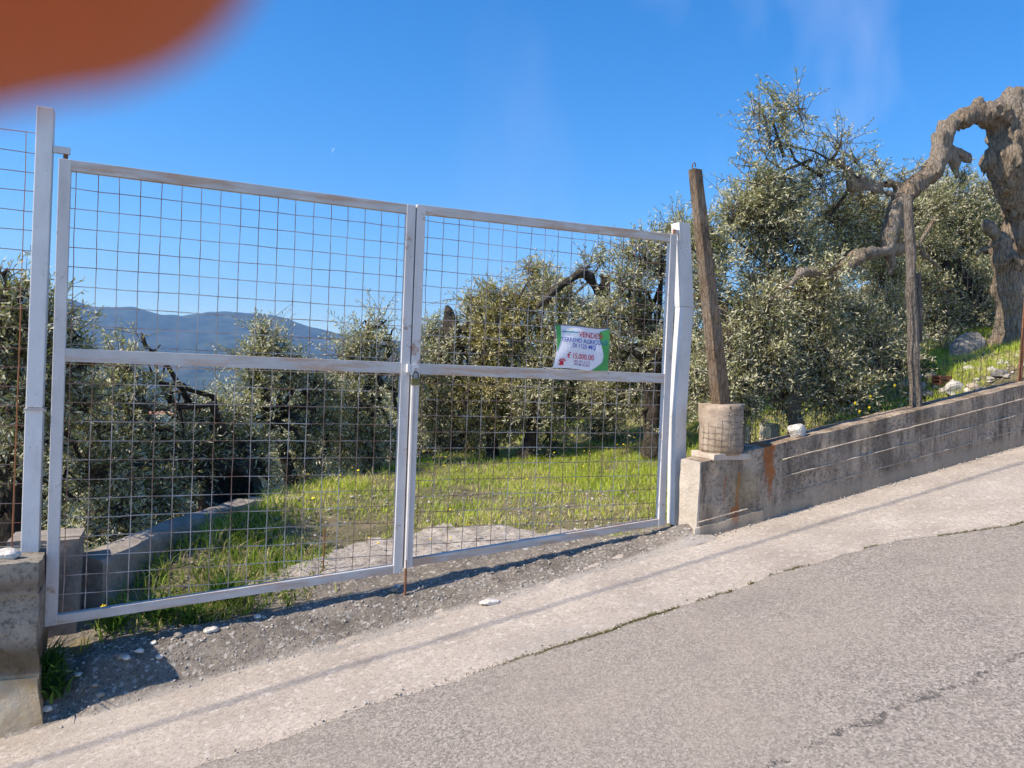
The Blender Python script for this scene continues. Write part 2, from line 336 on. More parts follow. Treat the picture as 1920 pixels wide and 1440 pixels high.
# concrete ramp between road and gate
def ramp_z(x, y):
    r = road_z(x, y); k = sm(4.22, 4.62, y+.04*fbm2(x, y, 2, 3)); g = gate_z(x)
    z = r*(1-k)+g*k + .014*fbm2(x, y, 5, 11)*sm(4.2, 4.35, y) + .010*fbm2(x, y, 19, 12)*sm(4.22, 4.4, y)
    z = z + .10*np.exp(-((x-3.27)/.16)**2-((y-4.36)/.14)**2)
    z = z - .05*np.exp(-((x+.36)/.07)**2)*sm(4.2, 4.4, y)
    k2 = sm(4.62, 4.88, y); z = z*(1-k2)+(ter(x, y)+.022)*k2 - .05*sm(4.93, 5.0, y)
    return z + .013*sm(4.155, 4.185, y) - .012
grid(np.arange(-.62, 3.46, .02), np.arange(4.16, 5.02, .02), ramp_z, 'gate_ramp', MR)
# road bed: pale concrete strip, then the asphalt as a thin sheet above it with a ragged edge
def pav_z(x, y): return road_z(x, y) + .006*fbm2(x, y, 3, 21, 3) + .003*fbm2(x, y, 19, 22, 3)
grid(np.concatenate([np.linspace(-60, -2, 20)[:-1], np.arange(-2, 8, .05), np.linspace(8, 70, 25)]), np.concatenate([np.arange(2.4, 4.6, .04), [4.65]]), pav_z, 'pavement', MP)
def edge_y(x):
    e = np.interp(x, [-60, 3.2, 3.7, 4.05, 4.3, 4.6, 5.2, 9, 70], [3.335, 3.335, 3.33, 3.27, 3.12, 2.98, 2.9, 2.95, 2.95])
    return e + .030*fbm2(x, 0*x, 2.2, 31, 5) + .01*fbm2(x, 0*x, 17, 33, 3)
def asphalt():
    xs = np.concatenate([np.linspace(-60, -2, 20)[:-1], np.arange(-2, 8, .02), np.linspace(8, 70, 25)]); e = edge_y(xs); k = np.array([0, .02, .1, .4, 1, 3, 14])
    Xg = np.repeat(xs[:, None], len(k)+1, 1); Yg = e[:, None]-np.concatenate([[0], k+.004])[None, :]
    Z = road_z(Xg, Yg)+.013+.003*fbm2(Xg, Yg, 3, 21, 3); Z[:, 0] = road_z(Xg[:, 0], Yg[:, 0])-.01; n, m = Xg.shape
    i = np.arange(n*m).reshape(n, m); F = np.stack([i[:-1, :-1], i[:-1, 1:], i[1:, 1:], i[1:, :-1]], -1).reshape(-1, 4)
    tag(link('road', np_mesh('road', np.stack([Xg, Yg, Z], -1).reshape(-1, 3), F), MA), kind='structure')
asphalt()
# rough stone path inside the gate, laid as a sheet above the ground
def path():
    xs = np.arange(-.1, 3.2, .03); ys = np.arange(4.82, 6.2, .03); Xg, Yg = np.meshgrid(xs, ys, indexing='ij')
    Z = ter(Xg, Yg)+.03-.06*(1-sm(4.82, 4.92, Yg))+.012*fbm2(Xg, Yg, 9, 41); n, m = Xg.shape; i = np.arange(n*m).reshape(n, m)
    lim = np.interp(Xg, [-.1, .3, .8, 1.2, 1.6, 2.0, 2.5, 3.1], [4.66, 4.80, 5.06, 5.32, 5.55, 5.6, 5.1, 4.8])+.16*fbm2(Xg, Yg, 2.5, 43)
    ok = (Yg < lim); q = ok[:-1, :-1] & ok[1:, 1:] & ok[:-1, 1:] & ok[1:, :-1]
    F = np.stack([i[:-1, :-1], i[1:, :-1], i[1:, 1:], i[:-1, 1:]], -1)[q]
    tag(link('path', np_mesh('path', np.stack([Xg, Yg, Z], -1).reshape(-1, 3), F), mat_path(), None, True), kind='structure')
def mat_path():
    n = NT('crumbled_path', .93, .12); a = n.mix(n.rng(n.noise(12, 5, .7), .35, .65), (.34, .29, .245), (.56, .50, .44))
    a = n.mix(n.rng(n.noise(16, 6, .8, n.mapp((1, 2.2, 1))), .52, .60, 0, .7), a, (.16, .13, .10)); a = n.mix(n.rng(n.noise(30, 5, .8), .55, .62, 0, .7), a, (.12, .095, .07))
    n.bump(n.math('ADD', n.noise(30, 6, .8), n.math('MULTIPLY', n.noise(9, 4), 2)), .02, 1); return n.col(a)
path()
# valley floor and hills --------------------------------------------
RX = [-900, -500, -200, 0, 45, 130, 180, 250, 300, 345, 400, 440, 500, 560, 610, 645, 700, 780, 900, 1100, 1500, 2000, 2600]
RY = [470, 505, 530, 541, 545, 553, 574, 578, 589, 593, 585, 583, 588, 601, 614, 618, 624, 640, 655, 668, 690, 700, 700]
def hills():
    cols = np.linspace(-900, 2600, 420); rr = np.interp(cols, RX, RY); V = []
    ds = np.concatenate([np.linspace(700, 2300, 34), [2400, 2700, 3100]])
    for cx, ry in zip(cols, rr):
        r = ray(cx, ry); hz = np.hypot(r[0], r[1]); el = r[2]/hz; h = el*2300; u = r[:2]/hz
        for d in ds:
            k = np.clip((d-700)/1600, 0, 1); zz = -150+(h+150)*(k**1.25) if d <= 2300 else h-(d-2300)*.5
            V.append((u[0]*d, u[1]*d, zz))
    V = np.array(V); fade = sm(0, 1, np.clip((np.hypot(V[:, 0], V[:, 1])-700)/800, 0, 1))
    V[:, 2] += fade*(16*fbm2(V[:, 0], V[:, 1], 1/260., 51, 4)+2.2*fbm2(V[:, 0], V[:, 1], 1/22., 52, 2)) 
    n, m = len(cols), len(ds); i = np.arange(n*m).reshape(n, m); F = np.stack([i[:-1, :-1], i[:-1, 1:], i[1:, 1:], i[1:, :-1]], -1).reshape(-1, 4)
    tag(link('hills', np_mesh('hills', V, F), MFAR, None, True), kind='structure')
hills()
grid(np.linspace(-6000, 6000, 60), np.concatenate([np.linspace(60, 900, 30), np.linspace(950, 9000, 30)]), lambda x, y: np.clip(-14-(y-60)*.3, -150, 0)+4*fbm2(x, y, .01, 61), 'valley', MFAR)
def house(x, y, t, w_, d_, h_, col, lab):
    p = at(x, y, t); p = Vector((p[0], p[1], p[2])); e = empty('house', p, lab, 'house', 'houses in the valley below the grove')
    b = MB(); b.box((p.x-w_/2, p.y-d_/2, p.z), (p.x+w_/2, p.y+d_/2, p.z+h_)); b.build('wall', plain('render', col, .9, f=.5, var=.1), e)
    r = MB(); z = p.z+h_+.05; r.poly([(p.x-w_/2-.5, p.y-d_/2-.5, z), (p.x+w_/2+.5, p.y-d_/2-.5, z), (p.x+w_/2+.5, p.y+d_/2+.5, z), (p.x-w_/2-.5, p.y+d_/2+.5, z), (p.x-w_/2-.5, p.y, z+2), (p.x+w_/2+.5, p.y, z+2)], [(0, 1, 5, 4), (2, 3, 4, 5), (0, 4, 3), (1, 2, 5), (0, 3, 2, 1)])
    r.build('roof', plain('roof_tile', (.45, .20, .12), .9, f=.8), e)
    for k in range(3):
        m = MB(); cx = p.x+(k-1)*w_*.28; m.box((cx-.6, p.y-d_/2-.06, p.z+h_*.45), (cx+.6, p.y-d_/2-.004, p.z+h_*.7)); m.build('window', plain('dark_pane', (.05, .05, .06), .4), e)
house(374, 812, 420, 16, 10, 7, (.62, .45, .40), 'pinkish house far down in the valley, seen through the olive trees on the left')
house(300, 800, 400, 14, 9, 6, (.72, .66, .52), 'cream house in the valley, left of the pinkish one')
house(225, 812, 430, 15, 9, 6, (.75, .74, .72), 'white house in the valley, leftmost behind the olive leaves')
# moon ----------------------------------------------------------------
def moon():
    c = at(627, 283, 7000); d = Vector(c).length; rad = d*4.6/FPX; c = Vector(c); f = c.normalized(); ax = Vector(X)*-.85+Vector(Y)*.45; ax.normalize(); bx = f.cross(ax); V = []; F = []
    n = 24
    for i in range(n+1):
        t = -math.pi/2+math.pi*i/n
        for q, s_ in ((1, 0), (.55, 0), (1, 1), (.55, 1)): V.append(c+ax*rad*math.cos(t)*q+bx*rad*math.sin(t)+f*rad*.4*s_*math.cos(t))
    for i in range(n):
        a = 4*i; F += [(a, a+4, a+5, a+1), (a+2, a+3, a+7, a+6), (a, a+2, a+6, a+4), (a+1, a+5, a+7, a+3)]
    me = bpy.data.meshes.new('moon'); me.from_pydata(V, [], F)
    m = NT('moonlight', 1); m.b.inputs['Emission Color'].default_value = (.32, .50, .80, 1); m.b.inputs['Emission Strength'].default_value = .85; m.b.inputs['Base Color'].default_value = (0, 0, 0, 1)
    tag(link('moon', me, m.m), 'faint pale daytime crescent moon in the blue sky', 'moon')
moon()

# ------------------------------------------------------------------ gate
GT = 4.586
def wob_line(a, b, n, amp):
    a, b = Vector(a), Vector(b)
    return [a.lerp(b, i/n)+Vector((random.gauss(0, amp), random.gauss(0, amp*.7), random.gauss(0, amp))) for i in range(n+1)]
def leaf(xa, xb, zta, ztb, zba, zbb, xs, z0, lab, hinge_left):
    e = empty('gate_leaf', (xa if hinge_left else xb, GT, min(zba, zbb)), lab, 'gate', 'two leaves of the white metal gate')
    W, y0, y1 = .055, GT-.022, GT+.022
    def zt(x): return zta+(ztb-zta)*(x-xa)/(xb-xa)
    def zb(x): return zba+(zbb-zba)*(x-xa)/(xb-xa)
    for a, b in ((xa, xa+W), (xb-W, xb)):
        m = MB(); m.hexa([(a, y0, zb(a)), (b, y0, zb(b)), (b, y1, zb(b)), (a, y1, zb(a)), (a, y0, zt(a)), (b, y0, zt(b)), (b, y1, zt(b)), (a, y1, zt(a))]); m.build('stile', M_stile, e, bevel=.003)
    a, b = xa+W, xb-W; q = .002
    def rail(f0, f1, name): m = MB(); m.hexa([(a-.001, y0+q, f0(a)), (b+.001, y0+q, f0(b)), (b+.001, y1-q, f0(b)), (a-.001, y1-q, f0(a)), (a-.001, y0+q, f1(a)), (b+.001, y0+q, f1(b)), (b+.001, y1-q, f1(b)), (a-.001, y1-q, f1(a))]); m.build(name, M_rail, e, bevel=.002)
    rail(lambda x: zt(x)-.055, lambda x: zt(x)-.001, 'top_rail'); rail(lambda x: zb(x)+.001, lambda x: zb(x)+.05, 'bottom_rail')
    zm = .004; rail(lambda x: zm-.034, lambda x: zm+.034, 'middle_rail')
    yw = GT+.008
    for lo, hi in (('up', None), ('dn', None)):
        m = MB()
        for x in xs:
            jx = random.gauss(0, .0015); za, zb_ = (zm+.034, zt(x)-.055) if lo == 'up' else (zb(x)+.05, zm-.034)
            m.tube(wob_line((x+jx, yw, za), (x+jx, yw, zb_), 8, .0012), .0023, 5)
        for k in range(24):
            z = z0-.0997*k
            if lo == 'up' and not (zm+.04 < z < zt(xa)-.06): continue
            if lo == 'dn' and z > zm-.04: continue
            x0, x1 = a, b
            if z < zb(b)+.05:                      # the sloping rail cuts this wire off
                x1 = xa+(z-.05-zba)/(zbb-zba)*(xb-xa)
                if x1 < a+.03: continue
            m.tube(wob_line((x0, yw+.0044, z), (x1, yw+.0044, z), 14, .0015), .0023, 5)
        m.build('mesh_panel', M_wire, e)
    return e
gl = leaf(-.503, 1.376, .998, .992, -1.388, -1.238, [-.426+.1002*i for i in range(18)], .857, 'left leaf of the white metal gate, taller at its hinge side', True)
grt = leaf(1.384, 3.292, 1.000, 1.024, -1.215, -1.035, [1.467+.1002*i for i in range(19)], .912, 'right leaf of the white metal gate, the one the sale banner hangs on', False)
m = MB(); m.tube([(1.393, GT-.035, .02), (1.394, GT-.034, -1.0), (1.394, GT-.036, -1.21)], .012, 8); m.build('cover_strip', M_stile, gl)
m = MB(); m.tube([(1.392, GT-.04, -1.16), (1.392, GT-.04, -1.37)], .0075, 8); m.tube([(1.392, GT-.04, -1.36), (1.392, GT-.04, -1.375)], .0085, 8); m.build('drop_bolt', M_rust, gl)
m = MB(); m.box((1.352, GT-.052, -.02), (1.372, GT-.02, .03)); m.build('lock_lug', M_post, gl)
m = MB(); m.box((1.376, GT-.050, -.035), (1.392, GT-.02, .022)); m.box((1.392, GT-.050, .006), (1.420, GT-.024, .022)); m.build('lock_lug', M_post, grt)
m = MB(); m.tube([(3.28, GT, 1.02), (3.28, GT, 1.06)], .011, 8); m.build('hinge_pin', M_rust, grt)
# padlock
p = Vector((1.405, GT-.048, -.095)); e = empty('padlock', p, 'brass padlock with steel shackle hanging where the two gate leaves meet', 'padlock')
m = MB(); m.box(p+Vector((-.026, -.011, 0)), p+Vector((.026, .011, .042))); m.build('lock_body', plain('dull_brass', (.19, .16, .06), .45, .5, .5), e, bevel=.004)
m = MB(); m.tube([p+Vector((.017*math.cos(t), 0, .055+.024*math.sin(t) if t > 0 else .055)) for t in [math.pi*i/10 for i in range(11)]], .0042, 8)
for sx_ in (-1, 1): m.tube([p+Vector((.017*sx_, 0, .04)), p+Vector((.017*sx_, 0, .056))], .0042, 8)
m.build('shackle', plain('dark_steel', (.12, .11, .11), .35, .5, .9), e, True)

# ------------------------------------------------------------------ posts
def sq_tube(m, pts, wx, wy):
    for (x0, y0, z0), (x1, y1, z1) in zip(pts[:-1], pts[1:]):
        m.hexa([(x0, y0, z0), (x0+wx, y0, z0), (x0+wx, y0+wy, z0), (x0, y0+wy, z0), (x1, y1, z1), (x1+wx, y1, z1), (x1+wx, y1+wy, z1), (x1, y1+wy, z1)])
e = empty('gate_post', (-.58, 4.62, -1.02), 'tall scuffed white square post on the left, holding the gate hinge', 'post')
m = MB(); sq_tube(m, [(-.618, 4.57, -1.02), (-.617, 4.57, -.27)], .078, .08); m.build('tube', M_post, e, bevel=.004)
m = MB(); sq_tube(m, [(-.615, 4.568, -.268), (-.606, 4.568, 1.245)], .074, .08); m.build('upper_tube', M_post, e, bevel=.004)
m = MB(); m.box((-.532, 4.575, 1.025), (-.455, 4.60, 1.06)); m.build('hinge_arm', M_stile, e, bevel=.003)
m = MB(); m.tube([(-.475, 4.588, .99), (-.475, 4.588, 1.03)], .011, 8); m.build('hinge_pin', M_rust, e)
m = MB(); r_ = MB(); r_.box((-.622, 4.563, -.285), (-.534, 4.657, -.272)); r_.build('weld_band', M_rail, e)
e = empty('gate_post', (3.36, 4.6, -1.1), 'white square post bent at mid height, right of the gate by the concrete wall', 'post')
pr = [at(1272, 416, 4.575), at(1279, 575, 4.575), at(1266, 780, 4.575), at(1263, 985, 4.575)]
m = MB(); sq_tube(m, [(p[0]+.008, p[1], p[2]) for p in pr[::-1]][0:3], .090, .092); m.build('tube', M_post, e)
m = MB(); q0 = pr[1].copy(); q0[2] += .003; sq_tube(m, [(q0[0]+.006, q0[1]-.002, q0[2]), (pr[0][0]+.006, pr[0][1]-.002, pr[0][2])], .094, .096); m.build('upper_tube', M_post, e)
m = MB(); m.box((3.285, 4.575, 1.03), (3.35, 4.60, 1.06)); m.build('hinge_arm', M_stile, e, bevel=.003)

# left mesh fence
e = empty('mesh_fence', (-.62, 4.66, -.98), 'rusty welded wire mesh fence panel left of the tall white post', 'fence')
m = MB()
for i in range(24):
    x = -.665-.1002*i-(.02 if i > 0 else 0); m.tube(wob_line((x, 4.665, -.97), (x+.004, 4.665, 1.13), 10, .002), .0023, 5)
for k in range(22): m.tube(wob_line((-3.1, 4.669, 1.128-.0997*k), (-.6, 4.669, 1.128-.0997*k), 16, .002), .0023, 5)
m.build('mesh_panel', mat_wire('rusty_fence_wire', (.26, .09, .04), (.30, .22, .18), (.35, .6)), e)
m = MB(); m.tube([(-.668, 4.66, -1.0), (-.66, 4.66, .25)], .0036, 6); m.build('stake', M_rust, e)

# ------------------------------------------------------------------ rough boxes: subdivided and worn
def worn(name, lo_hi, mat, parent=None, amp=.008, f=9, step=.04, fshape=None, seed=0, edge=.004):
    (x0, y0, z0), (x1, y1, z1) = lo_hi; bm = bmesh.new(); bmesh.ops.create_cube(bm, size=1)
    for v in bm.verts: v.co = Vector((x0+(v.co.x+.5)*(x1-x0), y0+(v.co.y+.5)*(y1-y0), z0+(v.co.z+.5)*(z1-z0)))
    for ax, (a, b) in enumerate(((x0, x1), (y0, y1), (z0, z1))):
        k = max(2, min(320, int((b-a)/step)))
        for i in range(1, k):
            c = [0, 0, 0]; c[ax] = a+(b-a)*i/k; nn = [0, 0, 0]; nn[ax] = 1
            bmesh.ops.bisect_plane(bm, geom=bm.verts[:]+bm.edges[:]+bm.faces[:], plane_co=c, plane_no=nn)
    me = bpy.data.meshes.new(name); bm.to_mesh(me); bm.free()
    n = len(me.vertices); P = np.empty(n*3, np.float32); me.vertices.foreach_get('co', P); P = P.reshape(-1, 3).astype(float)
    c = np.array([(x0+x1)/2, (y0+y1)/2, (z0+z1)/2]); h = np.array([(x1-x0)/2, (y1-y0)/2, (z1-z0)/2]); d = P-c
    q = h-edge; o = np.abs(d)-q; on = np.clip(o, 0, None); ln = np.linalg.norm(on, axis=1); mask = (o > 0).sum(1) > 1   # round the edges
    k = np.where(mask & (ln > 0), np.minimum(1, edge/np.maximum(ln, 1e-6)), 1); d = np.where(o > 0, np.sign(d)*(q+on*k[:, None]), d); P = c+d
    nv = np.stack([fbm(P*f, seed+3), fbm(P*f, seed+5), fbm(P*f, seed+7)], -1); P = P+amp*nv
    if fshape: P = fshape(P)
    me.vertices.foreach_set('co', P.astype(np.float32).ravel()); me.update(); o = link(name, me, mat, parent, True); me.set_sharp_from_angle(angle=R(38)); return o
# left wall
e = empty('wall_end', (-.6, 4.4, -1.9), 'stained old concrete wall end at the left edge, under the tall white post', 'wall')
worn('cap', ((-3, 4.31, -1.155), (-.505, 4.72, -1.0)), MPI, e, .010, 7, .05, seed=1)
worn('wall_body', ((-3, 4.325, -1.56), (-.50, 4.70, -1.15)), MPI, e, .009, 6, .05, seed=2)
def foot(P): P[:, 0] += np.where(P[:, 0] > -.6, np.clip(-1.57-P[:, 2], 0, .3)*.14, 0); P[:, 1] -= np.where(P[:, 1] < 4.4, np.clip(-1.55-P[:, 2], 0, .3)*.1, 0); return P
worn('plinth', ((-3, 4.315, -2.45), (-.497, 4.74, -1.55)), MPI, e, .005, 5, .06, foot, seed=3)
# right wall
def slope(P): P[:, 2] += .186*(P[:, 0]-3.28); return P
WB = -1.083; M_seam = mat_stone('sunlit_seam', (.28, .23, .18), (.56, .49, .40), 12)  # seam colour paler than the wall: sun catching the ridges, painted in
e = empty('concrete_wall', (3.3, 4.35, -1.1), 'low board-marked concrete wall climbing beside the road, rust runs near its end', 'wall')
worn('wall_body', ((3.325, 4.25, WB-.25), (24, 4.46, WB+.52)), MW, e, .005, 8, .035, slope, seed=11, edge=.004)
for k, (dz, xa) in enumerate(((-.12, 4.05), (-.245, 4.05), (-.405, 3.33), (-.375, 4.1))):
    m = MB(); pts = []; n = 240; xe = 24 if k != 2 else 3.75
    for i in range(n+1):
        x = xa+(xe-xa)*i/n; z = WB+.52+dz+.186*(x-3.28)+random.gauss(0, .0012); pts.append(Vector((x, 4.2470+random.gauss(0, .0012), z)))
    m.tube(pts, [max(.0022, .0046*(1+random.gauss(0, .3))*(.55 if k == 3 else 1)) for _ in pts], 5); m.build('board_seam', M_seam, e, smooth=True)
worn('footing', ((3.30, 4.235, WB-.25), (3.9, 4.262, WB+.085)), MW, e, .004, 10, .03, slope, seed=14, edge=.015)
# fence post set in a cast block
def ztop(x): return WB+.52+.186*(x-3.28)
e = empty('fence_post', (3.6, 4.36, ztop(3.6)), 'leaning square brown concrete post set in a round cast block on the wall', 'fence post')
b0 = Vector((3.60, 4.37, ztop(3.6)))
m = MB(); m.tube([b0+Vector((-.02*k/8, 0, .0+.345*k/8)) for k in range(9)], [.148, .151, .150, .148, .147, .149, .152, .153, .151], 40, jit=.022); m.build('base_block', mat_stone('cast_block_concrete', (.22, .165, .115), (.44, .35, .27), 7), e, True)
worn('block_foot', (b0+Vector((-.165, -.135, -.035)), b0+Vector((.150, .12, .008))), mat_stone('foot_mortar', (.45, .36, .28), (.56, .48, .40)), e, .006, 9, .03, seed=22)
pt = at(1303, 318, 4.4); pb = b0+Vector((-.015, 0, .33)); pts = []; m = MB()
for i in range(15):
    k = i/14; c = pb.lerp(Vector(pt), k); hw = .050*(1-k)+.034*k; j = random.gauss(0, .0015)
    pts.append([(c.x-hw+j, c.y-hw, c.z), (c.x+hw, c.y-hw+j, c.z), (c.x+hw, c.y+hw, c.z), (c.x-hw, c.y+hw, c.z)])
V = [q for r_ in pts for q in r_]; F = [(4*i+k, 4*i+(k+1) % 4, 4*i+4+(k+1) % 4, 4*i+4+k) for i in range(14) for k in range(4)]+[(3, 2, 1, 0), (56, 57, 58, 59)]
m.poly(V, F); m.build('pole', mat_bark('brown_post_concrete', (.15, .10, .065), (.38, .28, .19), 1.2), e, bevel=.006)
m = MB(); c = Vector(pt); m.tube([c+Vector((-.02, 0, 0)), c+Vector((-.022, 0, .035)), c+Vector((-.005, 0, .05)), c+Vector((.006, 0, .02))], .004, 6); m.build('rebar_loop', M_rust, e)
# wooden post and rusty bar
e = empty('fence_post', (5.51, 4.38, ztop(5.5)), 'grey weathered split wooden post standing on top of the wall', 'fence post')
m = MB(); a_, b_ = Vector(at(1717, 768, 4.40)), Vector(at(1703, 365, 4.40)); n = 22
m.tube([a_.lerp(b_, i/n)+Vector((.006*math.sin(i*.9), 0, 0)) for i in range(n+1)], [.047-.012*(i/n)+random.gauss(0, .0015) for i in range(n+1)], 12, jit=.09); m.build('post_shaft', M_wood, e)
m = MB(); a2, b2 = Vector(at(1722, 640, 4.42)), Vector(at(1720, 512, 4.42)); m.tube([a2, a2.lerp(b2, .5), b2], [.03, .036, .03], 9, jit=.12); m.build('split_piece', M_wood, e)
e = empty('fence_post', (6.9, 4.4, ztop(6.9)), 'short rusty iron stake on the wall at the right edge', 'fence post')
m = MB(); a_, b_ = Vector(at(1912, 716, 4.41)), Vector(at(1924, 560, 4.41)); m.tube([a_, a_.lerp(b_, .5), b_], .02, 4); m.build('stake', M_rust, e)
# wire net
e = empty('wire_net', (3.6, 4.4, ztop(3.6)), 'thin dark wire netting strung between the posts on top of the wall', 'fence')
m = MB(); H = 1.05
def ny(x): return 4.385+.015*math.sin(x*2.1)
nx = np.arange(3.78, 9, .075)
for i, x in enumerate(nx): m.tube([(x+random.gauss(0, .004), ny(x)+random.gauss(0, .004), ztop(x)+.004+H*k/7) for k in range(8)], .0013, 4, cap=False)
for k in range(12):
    dz = .02+H*k/12; m.tube([(x, ny(x)+random.gauss(0, .003), ztop(x)+dz+random.gauss(0, .004)) for x in nx], .0013 if k < 11 else .0014, 4, cap=False)
for k in range(8):   # wrapped round the cast block
    z = b0.z+.02+.042*k; m.tube([(b0.x+.158*math.cos(t), b0.y+.158*math.sin(t), z+random.gauss(0, .004)) for t in np.linspace(-math.pi*1.05, .3, 22)], .0011, 4, cap=False)
for t in np.linspace(-math.pi*1.0, 0.1, 12): m.tube([(b0.x+.158*math.cos(t)+random.gauss(0, .003), b0.y+.158*math.sin(t), b0.z+.01+.33*k/5) for k in range(6)], .0011, 4, cap=False)
m.build('netting', M_net, e)

# ------------------------------------------------------------------ stones
def rock(c, s, mat, lab, cat='stone', name='stone', group=None, seed=0, parent=None, rot=None):
    bm = bmesh.new(); bmesh.ops.create_icosphere(bm, subdivisions=4, radius=1); me = bpy.data.meshes.new(name); bm.to_mesh(me); bm.free()
    P = np.array([v.co[:] for v in me.vertices]); N = P.copy()
    rr = np.random.default_rng(seed); pl = rr.normal(size=(11, 3)); pl /= np.linalg.norm(pl, axis=1)[:, None]; dd = rr.uniform(.62, .95, 11)
    k = np.ones(len(P))
    for p_, d_ in zip(pl, dd): q = N@p_; k = np.minimum(k, np.where(q > .05, d_/np.maximum(q, .05), 9))
    P = N*k[:, None]*(1+.05*fbm(N*4+seed, seed, 3))[:, None]; P = P*np.array(s)
    me.vertices.foreach_set('co', P.astype(np.float32).ravel()); me.update()
    o = link(name, me, mat, parent, True); o.location = c; me.set_sharp_from_angle(angle=R(14))
    if rot: o.rotation_euler = rot
    if lab: tag(o, lab, cat, group)
    return o
rock((4.24, 4.315, ztop(4.24)+.04), (.085, .06, .062), M_white, 'white angular stone lying on top of the wall above the rust stain', seed=3)
rock(tuple(at(13, 1041, 4.45)), (.06, .05, .036), M_white, 'white stone on the stained wall end at the left edge', seed=5)
rock((1.80, 4.19, road_z(1.80, 4.19)+.012), (.065, .048, .018), M_white, 'flat white stone lying on the pale concrete in front of the gate', seed=8)
def on_ter(x, y, t, dz=.02):          # where the sight line meets the ground beyond t
    for q in np.arange(max(4.66, t-.5), t+3, .03):
        p = at(x, y, q)
        if p[2] <= float(ter(p[0], p[1]))+dz+.01: break
    return (p[0], p[1], float(ter(p[0], p[1]))+dz)
rock(on_ter(1812, 655, 5.7), (.36, .16, .17), M_grey, 'large slanting grey rock in the grass right of the wooden post', cat='rock', name='rock', seed=9, rot=(.1, -.45, .3))
rock(on_ter(1790, 732, 4.85), (.115, .07, .085), M_white, 'white crumpled-looking stone beside the orange brick', seed=12)
rock(on_ter(1705, 722, 4.9), (.10, .06, .06), M_tan, 'tan stone half hidden behind the wooden post', seed=13)
rock(on_ter(1828, 728, 4.85), (.11, .06, .06), M_tan, 'tan stone between the white stone and the right edge of the photo', seed=14)
rock(on_ter(1872, 722, 4.85), (.13, .06, .05), M_grey, 'low grey stone behind the wall, rightmost of the stone pile', seed=15)
rock(on_ter(1742, 742, 4.75), (.10, .06, .05), M_grey, 'dark grey stone under the orange brick', seed=16)
rock(on_ter(1745, 705, 5.0), (.07, .06, .05), M_tan, 'small tan stone behind the orange brick', seed=17)
e = empty('brick', on_ter(1768, 716, 4.9), 'broken orange hollow brick lying among the stones', 'brick')
p = Vector(e.location); m = MB()
for k, (a_, b_) in enumerate(((0, .018), (.035, .053), (.07, .088))): m.box(p+Vector((-.1, -.05, a_-.02)), p+Vector((.09-k*.012, .05, b_-.02)))
for yy in (-.05, .035): m.box(p+Vector((-.098, yy, -.003)), p+Vector((.06, yy+.014, .051)))
m.build('clay_body', plain('orange_clay', (.36, .13, .065), .85), e, bevel=.004)
PEB = ['leftmost of the tight pebble cluster under the left leaf', 'right one of the tight cluster under the left leaf', 'lowest of the tight cluster under the left leaf', 'middle of the tight cluster under the left leaf', 'nearest the foot of the left leaf', 'just right of the tight cluster',
       'halfway along the left leaf, left of the close pair', 'left one of the close pair under the left leaf', 'right one of the close pair under the left leaf', 'alone in the shadow of the wall end', 'in front of the tight cluster toward the road', 'under the rail, right part of the left leaf', 'beside the drop bolt, the nearer one',
       'beside the drop bolt, the one behind', 'against the plinth of the wall end', 'in the shadow between wall end and cluster']
for i, (x, y, t) in enumerate([(225, 1165, 4.52), (262, 1172, 4.52), (240, 1185, 4.48), (232, 1176, 4.5), (150, 1180, 4.5), (290, 1160, 4.55), (335, 1150, 4.56), (393, 1145, 4.55), (402, 1152, 4.55), (190, 1270, 4.35), (300, 1195, 4.45), (485, 1128, 4.6), (740, 1080, 4.6), (745, 1072, 4.63), (90, 1290, 4.36), (180, 1220, 4.4)]):
    q = at(x, y, t); gz = float(ramp_z(q[0], q[1])); s = random.uniform(.014, .024); rock((q[0], q[1], gz+s*.5), (s*1.25, s, s*.75), M_white if i % 3 else M_grey, ('pale pebble' if i % 3 else 'greyish pebble')+' on the rough concrete, '+PEB[i], 'pebble', 'pebble', 'pebbles scattered under the gate', seed=30+i)
for x, y, w_, lab in ((1386, 808, 40, 'cream block behind the wall, next to the round cast block'), (1447, 803, 22, 'cream block behind the wall, left of the white stone')):
    p = at(x, y, 5.4); s = w_/1461*6.6; o = worn('block', ((p[0]-s/2, 5.35, p[2]-.3), (p[0]+s/2, 5.5, p[2]+.045)), mat_stone('cream_stone', (.55, .46, .33), (.70, .62, .48)), None, .006, 9, .03, seed=int(x)); tag(o, lab, 'block')
# white crumbs on the low wall of the lawn
rock(on_ter(190, 987, 5.5), (.055, .04, .05), M_white, 'white stone behind the curved low wall on the left', seed=50)
# blue scrap of litter
m = MB(); p = Vector(at(1120, 1010, 4.68)); gz = float(ter(p.x, p.y)); m.poly([(p.x-.02, p.y-.015, gz+.02), (p.x+.02, p.y-.012, gz+.03), (p.x+.024, p.y+.012, gz+.028), (p.x-.015, p.y+.018, gz+.035), (p.x-.02, p.y-.015, gz+.017), (p.x+.02, p.y-.012, gz+.027), (p.x+.024, p.y+.012, gz+.025), (p.x-.015, p.y+.018, gz+.032)], [(0, 1, 2, 3), (7, 6, 5, 4), (0, 4, 5, 1), (1, 5, 6, 2), (2, 6, 7, 3), (3, 7, 4, 0)])
tag(m.build('litter', plain('blue_plastic', (.15, .42, .65), .4)), 'small scrap of blue plastic in the grass under the gate', 'litter')

